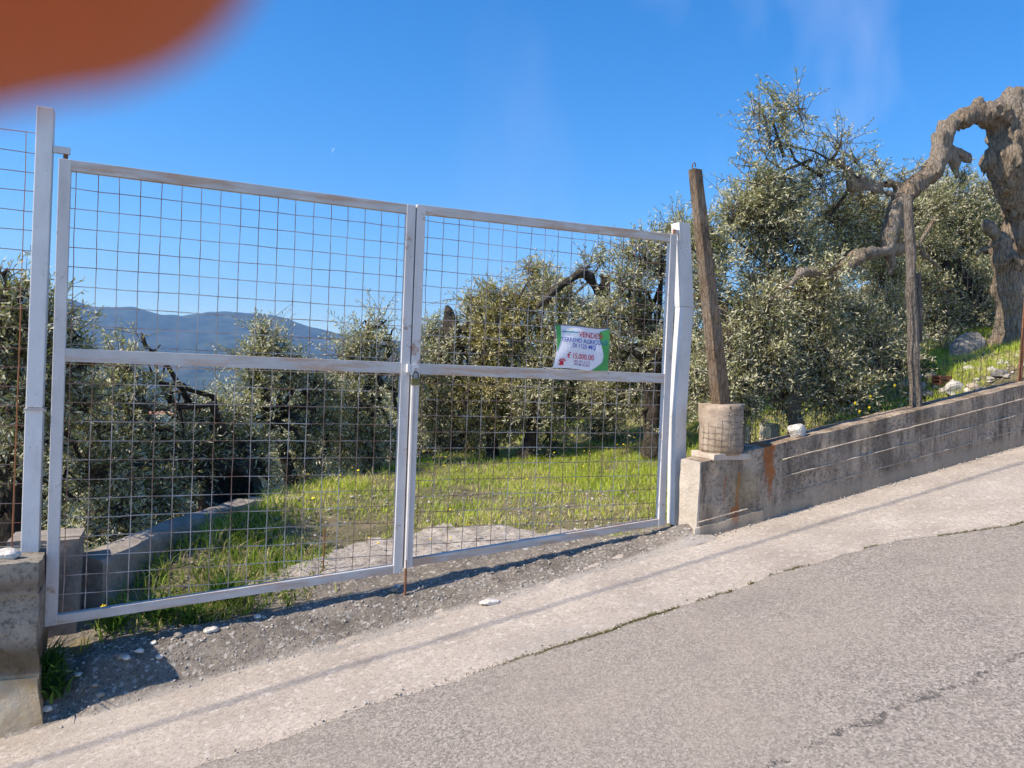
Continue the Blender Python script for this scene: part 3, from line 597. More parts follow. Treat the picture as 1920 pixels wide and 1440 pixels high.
# low curved wall inside the gate and the dark block behind the post
MK = mat_stone('kerb_concrete', (.19, .165, .14), (.36, .31, .265), 7)
def kerb():
    px = [(165, 1052, 5.02), (215, 1025, 5.18), (270, 1000, 5.42), (330, 975, 5.68), (400, 950, 5.98), (462, 936, 6.25)]
    C = np.array([at(*q) for q in px]); C[:, 2] = np.interp(range(6), [0, 5], [-1.150, -1.05]); n = 60; u = np.linspace(0, 5, n); c = np.stack([np.interp(u, range(6), C[:, k]) for k in range(3)], -1)
    V = []; prof = [(.02, -.55), (.02, -.03), (.035, 0), (.12, .006), (.20, 0), (.215, -.03), (.215, -.55)]
    for i in range(n):
        d = c[min(i+1, n-1)]-c[max(i-1, 0)]; d = d[:2]/np.linalg.norm(d[:2]); nn = np.array([-d[1], d[0]])
        for a_, b_ in prof: V.append((c[i, 0]+nn[0]*(a_-.12), c[i, 1]+nn[1]*(a_-.12), c[i, 2]+b_))
    V = np.array(V); V += .006*np.stack([fbm(V*7, 71), fbm(V*7, 72), fbm(V*7, 73)], -1); k = len(prof)
    F = [(i*k+j, (i+1)*k+j, (i+1)*k+j+1, i*k+j+1) for i in range(n-1) for j in range(k-1)]; me = bpy.data.meshes.new('low_wall')
    me.from_pydata([tuple(v) for v in V], [], F+[tuple(range(k)), tuple((n-1)*k+j for j in range(k))[::-1]])
    tag(link('low_wall', me, MK, None, False), 'low curved concrete retaining wall edging the grass inside the gate', 'wall')
kerb()
o = worn('gate_block', ((-.72, 4.82, -1.75), (-.375, 5.12, -.995)), MK, None, .006, 6, .05, seed=61); tag(o, 'dark square concrete block behind the left post and gate', 'block')
p0, p1 = at(470, 940, 6.3), at(560, 938, 6.3)
o = worn('kerb_block', ((p0[0], 6.25, -1.35), (p1[0], 6.5, -1.06)), MK, None, .008, 6, .05, seed=63); tag(o, 'flat weathered concrete slab at the far end of the curved low wall', 'block')

# ------------------------------------------------------------------ banner
def banner():
    tl, tr_, br, bl = [Vector(at(x, y, 4.545)) for x, y in ((1041, 610), (1143, 617), (1140, 696), (1036, 690))]
    e = empty('sale_banner', bl, 'white and green land-for-sale banner with red and blue lettering tied to the gate', 'banner')
    ux = (tr_-tl).normalized(); W = (tr_-tl).length; Hh = (tl-bl).length
    def P(u, v, d=0.):     # u to the right, v down, both 0..1
        a = tl.lerp(tr_, u); b = bl.lerp(br, u); q = a.lerp(b, v); pinch = -.022*math.sin(math.pi*v)*(1-2*u if u < .5 else 0)+0
        q = q-ux*pinch*1.0; return q+Vector((0, -.010*math.sin(math.pi*u)*math.sin(math.pi*v)+.004*math.sin(9*u+5*v)-d, .004*math.sin(math.pi*u*2)))
    def sheet(name, f, us, vs, mat, d, back=True):
        m = MB(); n, k = len(us), len(vs); V = [f(u, v, d) for u in us for v in vs]; V2 = [f(u, v, d-.0012) for u in us for v in vs] if back else []
        F = [(i*k+j, i*k+j+1, (i+1)*k+j+1, (i+1)*k+j) for i in range(n-1) for j in range(k-1)]; N = n*k
        if back: F += [tuple(N+q for q in f_[::-1]) for f_ in F]
        m.poly(V+V2, F); return m.build(name, mat, e)
    us = [i/16 for i in range(17)]; vs = [i/14 for i in range(15)]
    lin = plain('banner_white', (.74, .74, .80), .5, var=.04); gr = plain('banner_green', (.07, .33, .09), .5, var=.1)
    sheet('sheet', P, us, vs, lin, 0)
    m = MB(); V = []
    for v in vs: u0 = np.interp(v, [0, .08, .3, .62, .8, 1], [1, .80, .83, .90, .88, .68] if True else 0); V += [P(u0, v, .002), P(1-.004, v, .002)]
    m.poly(V, [(2*i, 2*i+2, 2*i+3, 2*i+1) for i in range(14)]); m.build('green_border', gr, e)
    m = MB(); V = []
    for v in vs: V += [P(.0+.004, v*.62, .002), P(np.interp(v, [0, .5, 1], [.10, .085, .005]), v*.62, .002)]
    m.poly(V, [(2*i, 2*i+2, 2*i+3, 2*i+1) for i in range(14)]); m.build('green_border', gr, e)
    def text(s, u, v, size, mat, sx=1., align='LEFT', bold=0.):
        c = bpy.data.curves.new('txt', 'FONT'); c.body = s; c.size = 1; c.align_x = align; c.offset = bold; c.resolution_u = 3
        o = bpy.data.objects.new('txt', c); COL.objects.link(o); dg = bpy.context.evaluated_depsgraph_get(); me = bpy.data.meshes.new_from_object(o.evaluated_get(dg)); bpy.data.objects.remove(o)
        for vv in me.vertices:
            x, y = vv.co.x*size*sx, vv.co.y*size; vv.co = P(u+x/W, v-y/Hh, .0035)
        me.materials.clear(); return link('lettering', me, mat, e)
    red = plain('red_ink', (.55, .02, .05), .5, var=.05); blue = plain('blue_ink', (.04, .09, .42), .5, var=.05); grey = plain('violet_ink', (.30, .10, .22), .5, var=.05)
    text('VENDESI', .415, .235, .050, red, .98, bold=.006); text('TERRENO AGRICOLO', .085, .375, .040, blue, .93, bold=.003); text('DI 1125 MQ', .29, .50, .040, blue, .93, bold=.003)
    text('€ 15,000,00', .21, .755, .050, red, .86, bold=.004); text('081 977 24 21', .36, .845, .022, grey, .95); text('340 88 20 801', .36, .915, .022, grey, .95)
    def quad(u0, v0, u1, v1, mat, nme): m = MB(); m.poly([P(u0, v0, .0035), P(u0, v1, .0035), P(u1, v1, .0035), P(u1, v0, .0035)], [(0, 1, 2, 3)]); m.build(nme, mat, e)
    quad(.11, .125, .41, .155, plain('teal_ink', (.05, .24, .38), .5), 'logo_bar'); quad(.16, .175, .36, .19, plain('pale_teal_ink', (.30, .50, .58), .5), 'logo_bar')
    m = MB(); V = []
    for i in range(9): t = math.pi*i/8; V += [P(.27+.05*math.cos(t), .10-.035*math.sin(t), .0035), P(.27+.035*math.cos(t), .10-.022*math.sin(t), .0035)]
    m.poly(V, [(2*i, 2*i+2, 2*i+3, 2*i+1) for i in range(8)]); m.build('logo_arch', plain('yellow_green_ink', (.50, .55, .15), .5), e)
    m = MB()   # telephone symbol
    for pts in ([(.085, .93), (.175, .93), (.155, .82), (.105, .82)], [(.065, .825), (.085, .845), (.11, .80), (.10, .775)], [(.10, .775), (.11, .80), (.155, .80), (.165, .775)], [(.165, .775), (.155, .80), (.185, .845), (.20, .825)]):
        m.poly([P(a_, b_, .0035) for a_, b_ in pts], [(0, 1, 2, 3)])
    m.build('phone_symbol', red, e)
    dk = plain('black_tie', (.02, .02, .02), .6)
    for (u, v), q in (((0, 0), (-.035, .03)), ((1, 0), (.12, -.05)), ((1, 1), (.03, -.02)), ((0, 1), (-.06, .004))):
        a_ = P(u, v, .001); b_ = a_+Vector((q[0], .03, q[1])); m = MB(); m.tube([a_, a_.lerp(b_, .5)+Vector((0, 0, -.004)), b_], .0032, 5); m.build('tie', dk if u == v == 0 else plain('grey_cord', (.35, .35, .38), .6), e)
    m = MB(); m.tube([P(u, -.012, 0) for u in us], .0035, 6); m.build('top_hem', plain('dark_hem', (.08, .09, .12), .6), e)
banner()

# ------------------------------------------------------------------ overhead cable (its shadow lies along the road)
m = MB(); HC = 5.2; n = 60
m.tube([(x, 3.905+HC*0+.0*x+(HC+1.6)*math.tan(SUN_D), HC+.186*x*.35+.0006*x*x) for x in np.linspace(-34, 34, n)], .013, 8)
tag(m.build('overhead_cable', plain('black_cable', (.03, .03, .03), .5)), 'black cable strung overhead along the road, out of view above', 'cable')

# ------------------------------------------------------------------ organic trunks from a distance field
def surface(S, origin, h):            # surface nets
    ins = S < 0; n = np.array(S.shape)
    c = np.zeros(tuple(n-1), int); acc = np.zeros(tuple(n-1)+(3,)); cnt = np.zeros(tuple(n-1))
    corners = [(i, j, k) for i in (0, 1) for j in (0, 1) for k in (0, 1)]
    def sub(A, o): return A[o[0]:n[0]-1+o[0], o[1]:n[1]-1+o[1], o[2]:n[2]-1+o[2]]
    for a in range(8):
        for b in range(a+1, 8):
            A, B = np.array(corners[a]), np.array(corners[b])
            if np.abs(A-B).sum() != 1: continue
            sa, sb = sub(S, A), sub(S, B); x = (sa < 0) != (sb < 0)
            t = np.where(x, sa/np.where(x, sa-sb, 1), 0); acc += np.where(x[..., None], A+(B-A)*t[..., None], 0); cnt += x
    act = cnt > 0; idx = -np.ones(act.shape, int); idx[act] = np.arange(act.sum())
    g = np.argwhere(act); V = (g+acc[act]/cnt[act][:, None])*h+origin; F = []
    for ax in range(3):
        o = [0, 0, 0]; o[ax] = 1; b_, c_ = [i for i in range(3) if i != ax]
        sa = ins[tuple(slice(0, n[i]-o[i]) for i in range(3))]; sb = ins[tuple(slice(o[i], n[i]) for i in range(3))]
        e_ = np.argwhere(sa != sb); e_ = e_[(e_[:, b_] > 0) & (e_[:, c_] > 0) & (e_[:, b_] < n[b_]-1) & (e_[:, c_] < n[c_]-1) & (e_[:, ax] < n[ax]-1)]
        def q(db, dc): p = e_.copy(); p[:, b_] += db; p[:, c_] += dc; return idx[p[:, 0], p[:, 1], p[:, 2]]
        Q = np.stack([q(-1, -1), q(0, -1), q(0, 0), q(-1, 0)], 1); fl = sa[tuple(e_.T)] ^ (ax == 1); Q[~fl] = Q[~fl][:, ::-1]; F.append(Q[(Q >= 0).all(1)])
    return V, np.concatenate(F)
def sdf_mesh(chains, holes, h, noise=.03, nf=5, blend=.04, seed=0, ridge=.0):
    allp = np.array([q[:3] for ch in chains for q in ch]); rm = max(q[3] for ch in chains for q in ch)
    pad = min(.12, rm*2); lo = allp.min(0)-rm-pad; hi = allp.max(0)+rm+pad; n = np.ceil((hi-lo)/h).astype(int)+1
    G = np.stack(np.meshgrid(*[lo[i]+h*np.arange(n[i]) for i in range(3)], indexing='ij'), -1); S = np.full(G.shape[:3], 9.); RR = np.full(G.shape[:3], .1)
    for ch in chains:
        for a, b in zip(ch[:-1], ch[1:]):
            A, B = np.array(a[:3]), np.array(b[:3]); r = max(a[3], b[3])+min(.16, 6*h); l0 = np.maximum(0, np.floor((np.minimum(A, B)-r-lo)/h).astype(int)); h0 = np.minimum(n, np.ceil((np.maximum(A, B)+r-lo)/h).astype(int)+1)
            sl_ = tuple(slice(l0[i], h0[i]) for i in range(3)); g = G[sl_]; d = B-A; t = np.clip(((g-A)@d)/max(d@d, 1e-9), 0, 1); ds = np.linalg.norm(g-A-t[..., None]*d, axis=-1)-(a[3]+(b[3]-a[3])*t)
            s0 = S[sl_]; k = np.clip(.5+.5*(s0-ds)/blend, 0, 1); RR[sl_] = RR[sl_]*(1-k)+(a[3]+(b[3]-a[3])*t)*k; S[sl_] = np.where(s0 > 5, ds, s0*(1-k)+ds*k-blend*k*(1-k))
    near = np.abs(S) < .2; P = G[near]
    am = np.clip(RR[near]/.13, .22, 1)
    if noise: S[near] += noise*am*fbm(P*nf*np.array([1, 1, .6]), seed, 5, .6)
    if ridge: S[near] += am*ridge*np.abs(vnoise(P*np.array([16, 16, 2.5]), seed+9))
    for hx, hy, hz, hr, hs_ in holes:
        dd = np.linalg.norm((G-np.array([hx, hy, hz]))/np.array([1, 1, hs_]), axis=-1)-hr; S = np.maximum(S, -dd)
    return surface(S, lo, h)
def chain(*q): return [tuple(at(x, y, t))+(r,) for x, y, t, r in q]
def trunk(name, chains, mat, parent, h=.03, holes=(), **kw):
    V, F = sdf_mesh(chains, holes, h, **kw); return link(name, np_mesh(name, V, F), mat, parent, True)

# ------------------------------------------------------------------ foliage
DM = 2.7
def crown(blobs, dens, leaf_l, leaf_w, parent, mat, shoot=(.15, .34), m=14, up=.75, seed=1, name='crown', twigs=True, yscale=.8):
    rg = np.random.default_rng(seed); O = []; D = []; 
    for bx, by, bz, r in blobs:
        n = max(6, int(dens*r*r*DM)); v = rg.normal(size=(n, 3)); v /= np.linalg.norm(v, axis=1)[:, None]; rad = rg.uniform(.12, 1, n)**.55*r*(1+.28*vnoise(v*2.1+np.array([bx, by, bz]), 3))*.74
        O.append(np.array([bx, by, bz])+v*rad[:, None]*np.array([1, yscale, 1])); d = v*.75+np.array([0, 0, 1.])*(up*rg.uniform(-.25, 1.1, (n, 1)))+rg.normal(size=(n, 3))*.5; D.append(d)
    O = np.concatenate(O); D = np.concatenate(D); D /= np.linalg.norm(D, axis=1)[:, None]; N = len(O)
    keep = fbm(O*1.9, seed, 4, .6) > -.40; O, D = O[keep], D[keep]; N = len(O)     # gaps in the crown
    Ls = rg.uniform(shoot[0], shoot[1], N); bend = rg.normal(size=(N, 3))*.25; bend[:, 2] -= .15
    t = (np.arange(m)+.5)/m; t = np.broadcast_to(t, (N, m))+rg.uniform(-.02, .02, (N, m)); tint0 = rg.uniform(0, 1, N)*.4+.6*np.clip(.5+.7*fbm(O*1.6, seed+4, 3), 0, 1)
    P = O[:, None]+D[:, None]*(Ls[:, None]*t)[..., None]+bend[:, None]*(Ls[:, None]*t*t)[..., None]*.8
    T = D[:, None]+bend[:, None]*(1.6*t)[..., None]; T /= np.linalg.norm(T, axis=-1)[..., None]
    rv = rg.normal(size=(N, m, 3)); S = np.cross(T, rv); S /= np.linalg.norm(S, axis=-1)[..., None]+1e-9
    ld = T*rg.uniform(.35, .9, (N, m, 1))+S*rg.uniform(.5, 1., (N, m, 1)); ld /= np.linalg.norm(ld, axis=-1)[..., None]
    nn = np.cross(ld, rg.normal(size=(N, m, 3))*.8+np.cross(T, S)); nn /= np.linalg.norm(nn, axis=-1)[..., None]+1e-9   # width direction
    flip = (np.cross(nn, ld)[..., 2] < -.2); nn = np.where(flip[..., None], -nn, nn)         # upper side mostly faces the sky
    ll = leaf_l*.92*rg.uniform(.6, 1.15, (N, m, 1))*(1-.35*(t[..., None] > .85)); lw = leaf_w*.82*rg.uniform(.7, 1.2, (N, m, 1))*.5
    a = P; b = P+ld*ll*.48+nn*lw; c = P+ld*ll; d = P+ld*ll*.48-nn*lw
    V = np.stack([a, d, c, b], 2).reshape(-1, 3); F = np.arange(len(V)).reshape(-1, 4)
    tv = np.repeat(np.clip(tint0[:, None]+rg.normal(size=(N, m))*.09, 0, 1).reshape(-1), 4)
    o = link(name, np_mesh(name, V, F, tv), mat, parent)
    if twigs:
        w_ = .0030; rr = np.cross(D, rg.normal(size=(N, 3))); rr /= np.linalg.norm(rr, axis=1)[:, None]; r2 = np.cross(D, rr)
        ends = O+D*Ls[:, None]*.5+bend*(Ls*.2)[:, None]; tips = O+D*Ls[:, None]+bend*(Ls*.8)[:, None]; A = []
        base = O-D*.10
        for Q, k in ((base, 1.3), (ends, 1.), (tips, .4)): A += [Q+rr*w_*k, Q-rr*w_*.5*k+r2*w_*.87*k, Q-rr*w_*.5*k-r2*w_*.87*k]
        V = np.stack(A, 1).reshape(-1, 3); i = np.arange(N)[:, None]*9; F = []
        for s_ in (0, 3): 
            for k in range(3): F.append(i+np.array([[s_+k, s_+(k+1) % 3, s_+3+(k+1) % 3, s_+3+k]]))
        link('twigs', np_mesh('twigs', V, np.concatenate(F)), M_twig, parent)
    return o
def blobs(lst):
    out = []
    for x, y, t, rp in lst:
        p = at(x, y, t); dep = float(p@cF); out.append((p[0], p[1], p[2], rp/FPX*dep))
    return out
NL = [0]
GRP = 'olive trees of the grove behind the gate'
def tree(lab, base, trunk_ch, bl, dens, ll, lw, mat=None, bark=None, h=.04, seed=1, holes=(), twigs=True, tr_kw=None, limbs=(), m=14, shoot=(.15, .34), tk=1.):
    e = empty('olive_tree', base, lab, 'tree', GRP)
    trunk_ch = [[(q[0], q[1], q[2], q[3]*tk) for q in ch] for ch in trunk_ch]
    trunk('trunk', trunk_ch, bark or M_barkd, e, h, holes, seed=seed, **(tr_kw or dict(noise=.03, nf=6)))
    B = blobs(bl); c = crown(B, dens, ll, lw, e, mat or M_leaf, seed=seed, twigs=twigs, m=m, shoot=shoot); NL[0] += len(c.data.polygons)
    # limbs that carry the crown
    mb = MB(); b0 = Vector(trunk_ch[0][len(trunk_ch[0])//2+1 if len(trunk_ch[0]) > 2 else -1][:3])
    for (x, y, z, r) in B:
        q = Vector((x, y, z)); mid = b0.lerp(q, .5)+Vector((random.gauss(0, .12), random.gauss(0, .1), random.gauss(0, .1))); d = (q-b0).length
        if d > 4: continue
        mb.tube([b0, b0.lerp(mid, .5)+Vector((random.gauss(0, .05), 0, random.gauss(0, .05))), mid, mid.lerp(q, .6)+Vector((random.gauss(0, .05), 0, 0)), q], [.035, .03, .024, .016, .008], 7, jit=.1)
        for _ in range(3):
            v = Vector((random.gauss(0, 1), random.gauss(0, .7), random.gauss(.3, .7))).normalized()*r*.8; s0 = mid.lerp(q, random.uniform(.3, 1)); mb.tube([s0, s0+v*.5+Vector((0, 0, random.gauss(0, .04))), s0+v], [.016, .011, .005], 5, jit=.1)
    if mb.v: mb.build('limbs', bark or M_barkd, e, True)
    return e
def gz(x, y): return float(ter(x, y))

# big gnarled tree on the right
BT = 5.6
bigc = [chain((1905, 660, 5.6, .22), (1898, 600, 5.6, .17), (1893, 545, 5.6, .155), (1886, 490, 5.6, .15), (1873, 455, 5.6, .14), (1850, 422, 5.6, .07)),
        chain((1930, 560, 5.75, .17), (1922, 480, 5.7, .15), (1914, 430, 5.65, .15), (1908, 360, 5.6, .18), (1902, 310, 5.6, .22), (1905, 260, 5.6, .27), (1925, 215, 5.6, .27)),
        chain((1905, 260, 5.6, .22), (1885, 225, 5.6, .17), (1880, 200, 5.6, .12), (1900, 180, 5.6, .11), (1912, 175, 5.6, .09)),
        chain((1900, 245, 5.6, .2), (1865, 220, 5.58, .14), (1842, 207, 5.56, .115), (1808, 219, 5.54, .10), (1779, 236, 5.52, .095), (1766, 262, 5.5, .09), (1763, 290, 5.5, .09), (1748, 320, 5.5, .09), (1722, 340, 5.5, .085), (1703, 352, 5.5, .085), (1692, 372, 5.48, .075)),
        chain((1842, 212, 5.56, .10), (1838, 195, 5.56, .05), (1840, 184, 5.56, .03)),
        chain((1692, 365, 5.48, .085), (1680, 394, 5.46, .08), (1674, 420, 5.45, .078), (1664, 446, 5.44, .068), (1662, 470, 5.44, .055), (1671, 495, 5.44, .045), (1668, 515, 5.44, .02)),
        chain((1884, 262, 5.55, .15), (1876, 300, 5.55, .16), (1886, 330, 5.56, .15), (1900, 360, 5.6, .16)),
        chain((1690, 420, 5.46, .05), (1688, 445, 5.46, .075), (1680, 465, 5.46, .06), (1662, 470, 5.46, .045)),
        chain((1695, 352, 5.5, .06), (1672, 343, 5.5, .048), (1645, 347, 5.5, .045), (1618, 341, 5.5, .045), (1598, 349, 5.5, .042), (1588, 322, 5.5, .036), (1576, 305, 5.5, .034), (1553, 300, 5.5, .018)),
        chain((1690, 366, 5.5, .04), (1665, 363, 5.48, .03), (1640, 356, 5.48, .028), (1610, 352, 5.48, .02)),
        chain((1662, 470, 5.40, .05), (1635, 473, 5.25, .05), (1608, 482, 5.12, .048), (1588, 500, 5.15, .040), (1560, 518, 5.1, .036), (1530, 512, 5.05, .042), (1503, 512, 5.02, .038), (1480, 535, 5.02, .026), (1445, 560, 5.08, .02), (1425, 590, 5.15, .014)),
        chain((1782, 278, 5.52, .035), (1797, 285, 5.5, .03), (1812, 295, 5.48, .035), (1817, 302, 5.48, .03)),
        chain((1778, 285, 5.52, .05), (1790, 305, 5.52, .04), (1794, 332, 5.52, .018)),
        chain((1752, 410, 6.0, .03), (1722, 460, 6.0, .025), (1735, 480, 6, .03), (1765, 505, 6, .02)),
        chain((1873, 455, 5.6, .05), (1845, 468, 5.6, .035), (1830, 475, 5.6, .025))]
hp = []
for x, y, t, r, sz in ((1903, 236, 5.30, .15, .8), (1857, 305, 5.40, .11, 1.2), (1850, 250, 5.43, .08, 1.6), (1905, 318, 5.34, .07, .9), (1880, 205, 5.42, .06, .8), (1897, 585, 5.42, .05, 2.)):
    p = at(x, y, t); hp.append((p[0], p[1], p[2], r, sz))
tb = at(1900, 655, 5.6)
eb = empty('olive_tree', (tb[0], tb[1], gz(tb[0], tb[1])-.05), 'huge gnarled old olive with a looping hollow limb at the right edge', 'tree', GRP)
bigc.append([(tb[0]+.02, tb[1], tb[2]-.45, .30), (tb[0], tb[1], tb[2], .22)])
trunk('trunk', bigc, M_bark, eb, .017, hp, noise=.052, nf=6, blend=.05, seed=4, ridge=.04)
c = crown(blobs([(1330, 440, 5.6, 40), (1385, 405, 5.6, 45), (1440, 410, 5.6, 75), (1425, 365, 5.6, 40), (1500, 375, 5.7, 55), (1560, 400, 5.8, 45), (1600, 440, 5.9, 50), (1360, 480, 5.6, 60), (1300, 470, 5.6, 30), (1400, 500, 5.6, 75), (1480, 480, 5.7, 85), (1560, 490, 5.9, 70), (1330, 540, 5.5, 50), (1640, 400, 6, 35), (1655, 450, 6, 40), (1665, 530, 6, 50), (1610, 370, 5.9, 35), (1280, 450, 5.6, 26), (1700, 405, 6.3, 45), (1750, 390, 6.5, 40)]), 900, .062, .0135, eb, M_leaf, seed=21, m=14)
crown(blobs([(1465, 205, 5.5, 48), (1425, 225, 5.5, 34), (1500, 205, 5.5, 28), (1445, 265, 5.5, 50), (1500, 285, 5.5, 45), (1575, 270, 5.5, 30), (1545, 350, 5.6, 40), (1625, 330, 5.8, 26), (1515, 240, 5.5, 26), (1395, 300, 5.5, 20), (1540, 245, 5.5, 26), (1600, 300, 5.6, 24), (1650, 330, 5.9, 20), (1480, 335, 5.6, 62), (1425, 345, 5.5, 34), (1540, 310, 5.6, 42), (1585, 320, 5.7, 26), (1640, 360, 6.2, 24), (1680, 380, 6.3, 24)]), 340, .062, .0140, eb, M_leaf, seed=22, m=14)
crown(blobs([(1612, 322, 5.5, 12), (1650, 325, 5.5, 11), (1690, 330, 5.5, 12), (1725, 315, 5.5, 10), (1640, 300, 5.6, 10), (1805, 330, 5.5, 16), (1560, 505, 4.85, 26), (1470, 525, 4.85, 26), (1615, 460, 5.0, 16), (1700, 440, 5.35, 14)]), 900, .060, .013, eb, M_leaf, seed=26, m=14, shoot=(.10, .24))
m = MB()
for q in ([(1680, 345, 5.5), (1620, 341, 5.5), (1560, 303, 5.5), (1530, 285, 5.5), (1480, 272, 5.5), (1440, 268, 5.5)], [(1540, 330, 5.5), (1490, 300, 5.5), (1470, 250, 5.5), (1475, 190, 5.5)], [(1470, 295, 5.5), (1450, 230, 5.5), (1420, 215, 5.5)], [(1520, 300, 5.5), (1470, 320, 5.5), (1440, 300, 5.5), (1420, 260, 5.5)], [(1600, 345, 5.5), (1560, 400, 5.6), (1500, 440, 5.7), (1440, 470, 5.7), (1390, 480, 5.6)], [(1500, 512, 5.3), (1440, 500, 5.5), (1380, 450, 5.6), (1350, 420, 5.6)], [(1560, 300, 5.5), (1575, 275, 5.5), (1580, 240, 5.5)]):
    m.tube([tuple(at(*w_)) for w_ in q], [.018-.017*i/(len(q)-1) for i in range(len(q))], 6)
m.build('limbs', M_barkd, eb, True); NL[0] += len(c.data.polygons)
# twisted low olive behind the wall
e_ = tree('low bushy olive with a thin twisted trunk, behind the wall left of the wooden post', tuple(at(1492, 815, 5.2)),
     [chain((1494, 840, 5.2, .08), (1492, 790, 5.2, .065), (1484, 750, 5.2, .055), (1490, 715, 5.25, .05), (1500, 680, 5.3, .04)), chain((1490, 760, 5.2, .04), (1507, 740, 5.2, .035), (1512, 700, 5.2, .02))],
     [(1330, 560, 5.3, 70), (1345, 650, 5.2, 70), (1340, 730, 5.1, 55), (1410, 580, 5.3, 85), (1430, 670, 5.2, 85), (1400, 745, 5.1, 55), (1470, 740, 5.3, 50), (1510, 570, 5.4, 90), (1530, 660, 5.3, 85), (1555, 730, 5.2, 60), (1600, 560, 5.6, 80), (1620, 650, 5.4, 80), (1600, 735, 5.1, 45), (1660, 600, 5.6, 65), (1680, 680, 5.2, 40)],
     950, .060, .0135, bark=M_bark, seed=23, h=.02, tr_kw=dict(noise=.012, nf=12, blend=.03))
tree('dense olive filling the space under the looping limb, left of the thick trunk', tuple(at(1790, 640, 7)),
     [chain((1800, 700, 7, .14), (1795, 600, 7, .12), (1780, 520, 7, .1), (1760, 450, 7, .08))],
     [(1720, 400, 7.2, 60), (1780, 370, 7.2, 55), (1840, 360, 7.2, 55), (1730, 480, 7, 75), (1800, 440, 7.2, 80), (1850, 430, 7.4, 60), (1720, 560, 6.8, 75), (1790, 540, 7, 80), (1850, 560, 7, 65), (1640, 500, 7.2, 55), (1750, 620, 6.6, 60), (1830, 620, 7, 55), (1900, 430, 7.4, 60), (1920, 520, 7.2, 60), (1690, 640, 6.4, 60), (1870, 600, 6.8, 45), (1765, 665, 6.2, 36), (1835, 585, 6.6, 40)],
     720, .066, .0150, seed=25)
# behind the right leaf and post
tree('tall olive behind the right gate post, with a thick dark split trunk', tuple(at(1222, 835, 7.2)),
     [chain((1225, 850, 7.2, .15), (1222, 780, 7.2, .11), (1225, 700, 7.2, .11), (1222, 640, 7.2, .09), (1205, 600, 7.2, .07)), chain((1225, 700, 7.2, .1), (1250, 640, 7.3, .08), (1258, 590, 7.4, .05)), chain((1222, 690, 7.2, .07), (1195, 665, 7.1, .04), (1180, 655, 7.1, .02))],
     [(1200, 480, 7.2, 42), (1245, 470, 7.3, 45), (1165, 530, 7.2, 45), (1215, 545, 7.3, 55), (1270, 430, 7.4, 35), (1280, 520, 7.4, 55), (1140, 590, 7.3, 40), (1185, 600, 7.2, 45), (1250, 610, 7.5, 40), (1290, 620, 7.6, 50), (1150, 660, 7.6, 40), (1180, 730, 7.8, 60), (1130, 760, 7.9, 60), (1200, 720, 6.9, 40), (1235, 660, 6.9, 38), (1190, 790, 7.2, 34), (1285, 720, 7.8, 60)],
     680, .066, .0150, seed=27, tk=.8, h=.025)
tree('olive with cut black stumps arching above its crown, behind the sale banner', tuple(at(985, 855, 8.6)),
     [chain((985, 870, 8.6, .2), (1000, 800, 8.6, .13), (1008, 730, 8.6, .11), (1015, 660, 8.7, .09), (1005, 600, 8.7, .06)), chain((1008, 575, 8.3, .05), (1025, 560, 8.3, .06), (1045, 540, 8.3, .07), (1065, 527, 8.3, .06), (1090, 510, 8.3, .11), (1105, 520, 8.3, .10), (1120, 545, 8.3, .07)), chain((1132, 575, 8.3, .06), (1137, 545, 8.3, .08), (1143, 518, 8.3, .05)), chain((1128, 518, 8.3, .05), (1137, 522, 8.3, .06), (1120, 545, 8.3, .05), (1132, 585, 8.4, .07), (1060, 660, 8.6, .07), (1015, 700, 8.6, .08))],
     [(1035, 545, 8.5, 28), (1070, 560, 8.5, 40), (1110, 590, 8.5, 45), (1060, 620, 8.4, 55), (1110, 655, 8.5, 50), (1020, 690, 8.5, 55), (1080, 720, 8.6, 60), (1140, 640, 8.7, 40), (1060, 780, 8.8, 60), (1130, 800, 9, 50), (1000, 760, 8.3, 40), (1035, 830, 8.6, 32), (1100, 500, 8.8, 22), (1130, 490, 8.8, 18)],
     620, .072, .0165, seed=29, tk=.6, h=.025)
tree('yellowish olive between the middle of the gate and the banner', tuple(at(925, 865, 8.9)),
     [chain((925, 880, 8.9, .17), (922, 820, 8.9, .12), (935, 760, 8.9, .13), (915, 700, 8.9, .10), (930, 650, 8.9, .07)), chain((935, 780, 8.9, .05), (970, 775, 8.8, .04), (995, 765, 8.8, .03))],
     [(1000, 510, 9, 28), (1020, 530, 9, 30), (935, 560, 9, 40), (905, 590, 9, 45), (965, 570, 8.9, 45), (1000, 570, 9, 40), (930, 630, 8.8, 60), (985, 640, 8.8, 55), (890, 660, 8.9, 50), (950, 710, 8.8, 55), (890, 740, 9, 50), (925, 730, 8.6, 40), (955, 790, 8.8, 42), (895, 800, 8.8, 36), (880, 560, 9, 22)],
     620, .072, .0165, M_leafy, seed=31, tk=.6, h=.025)
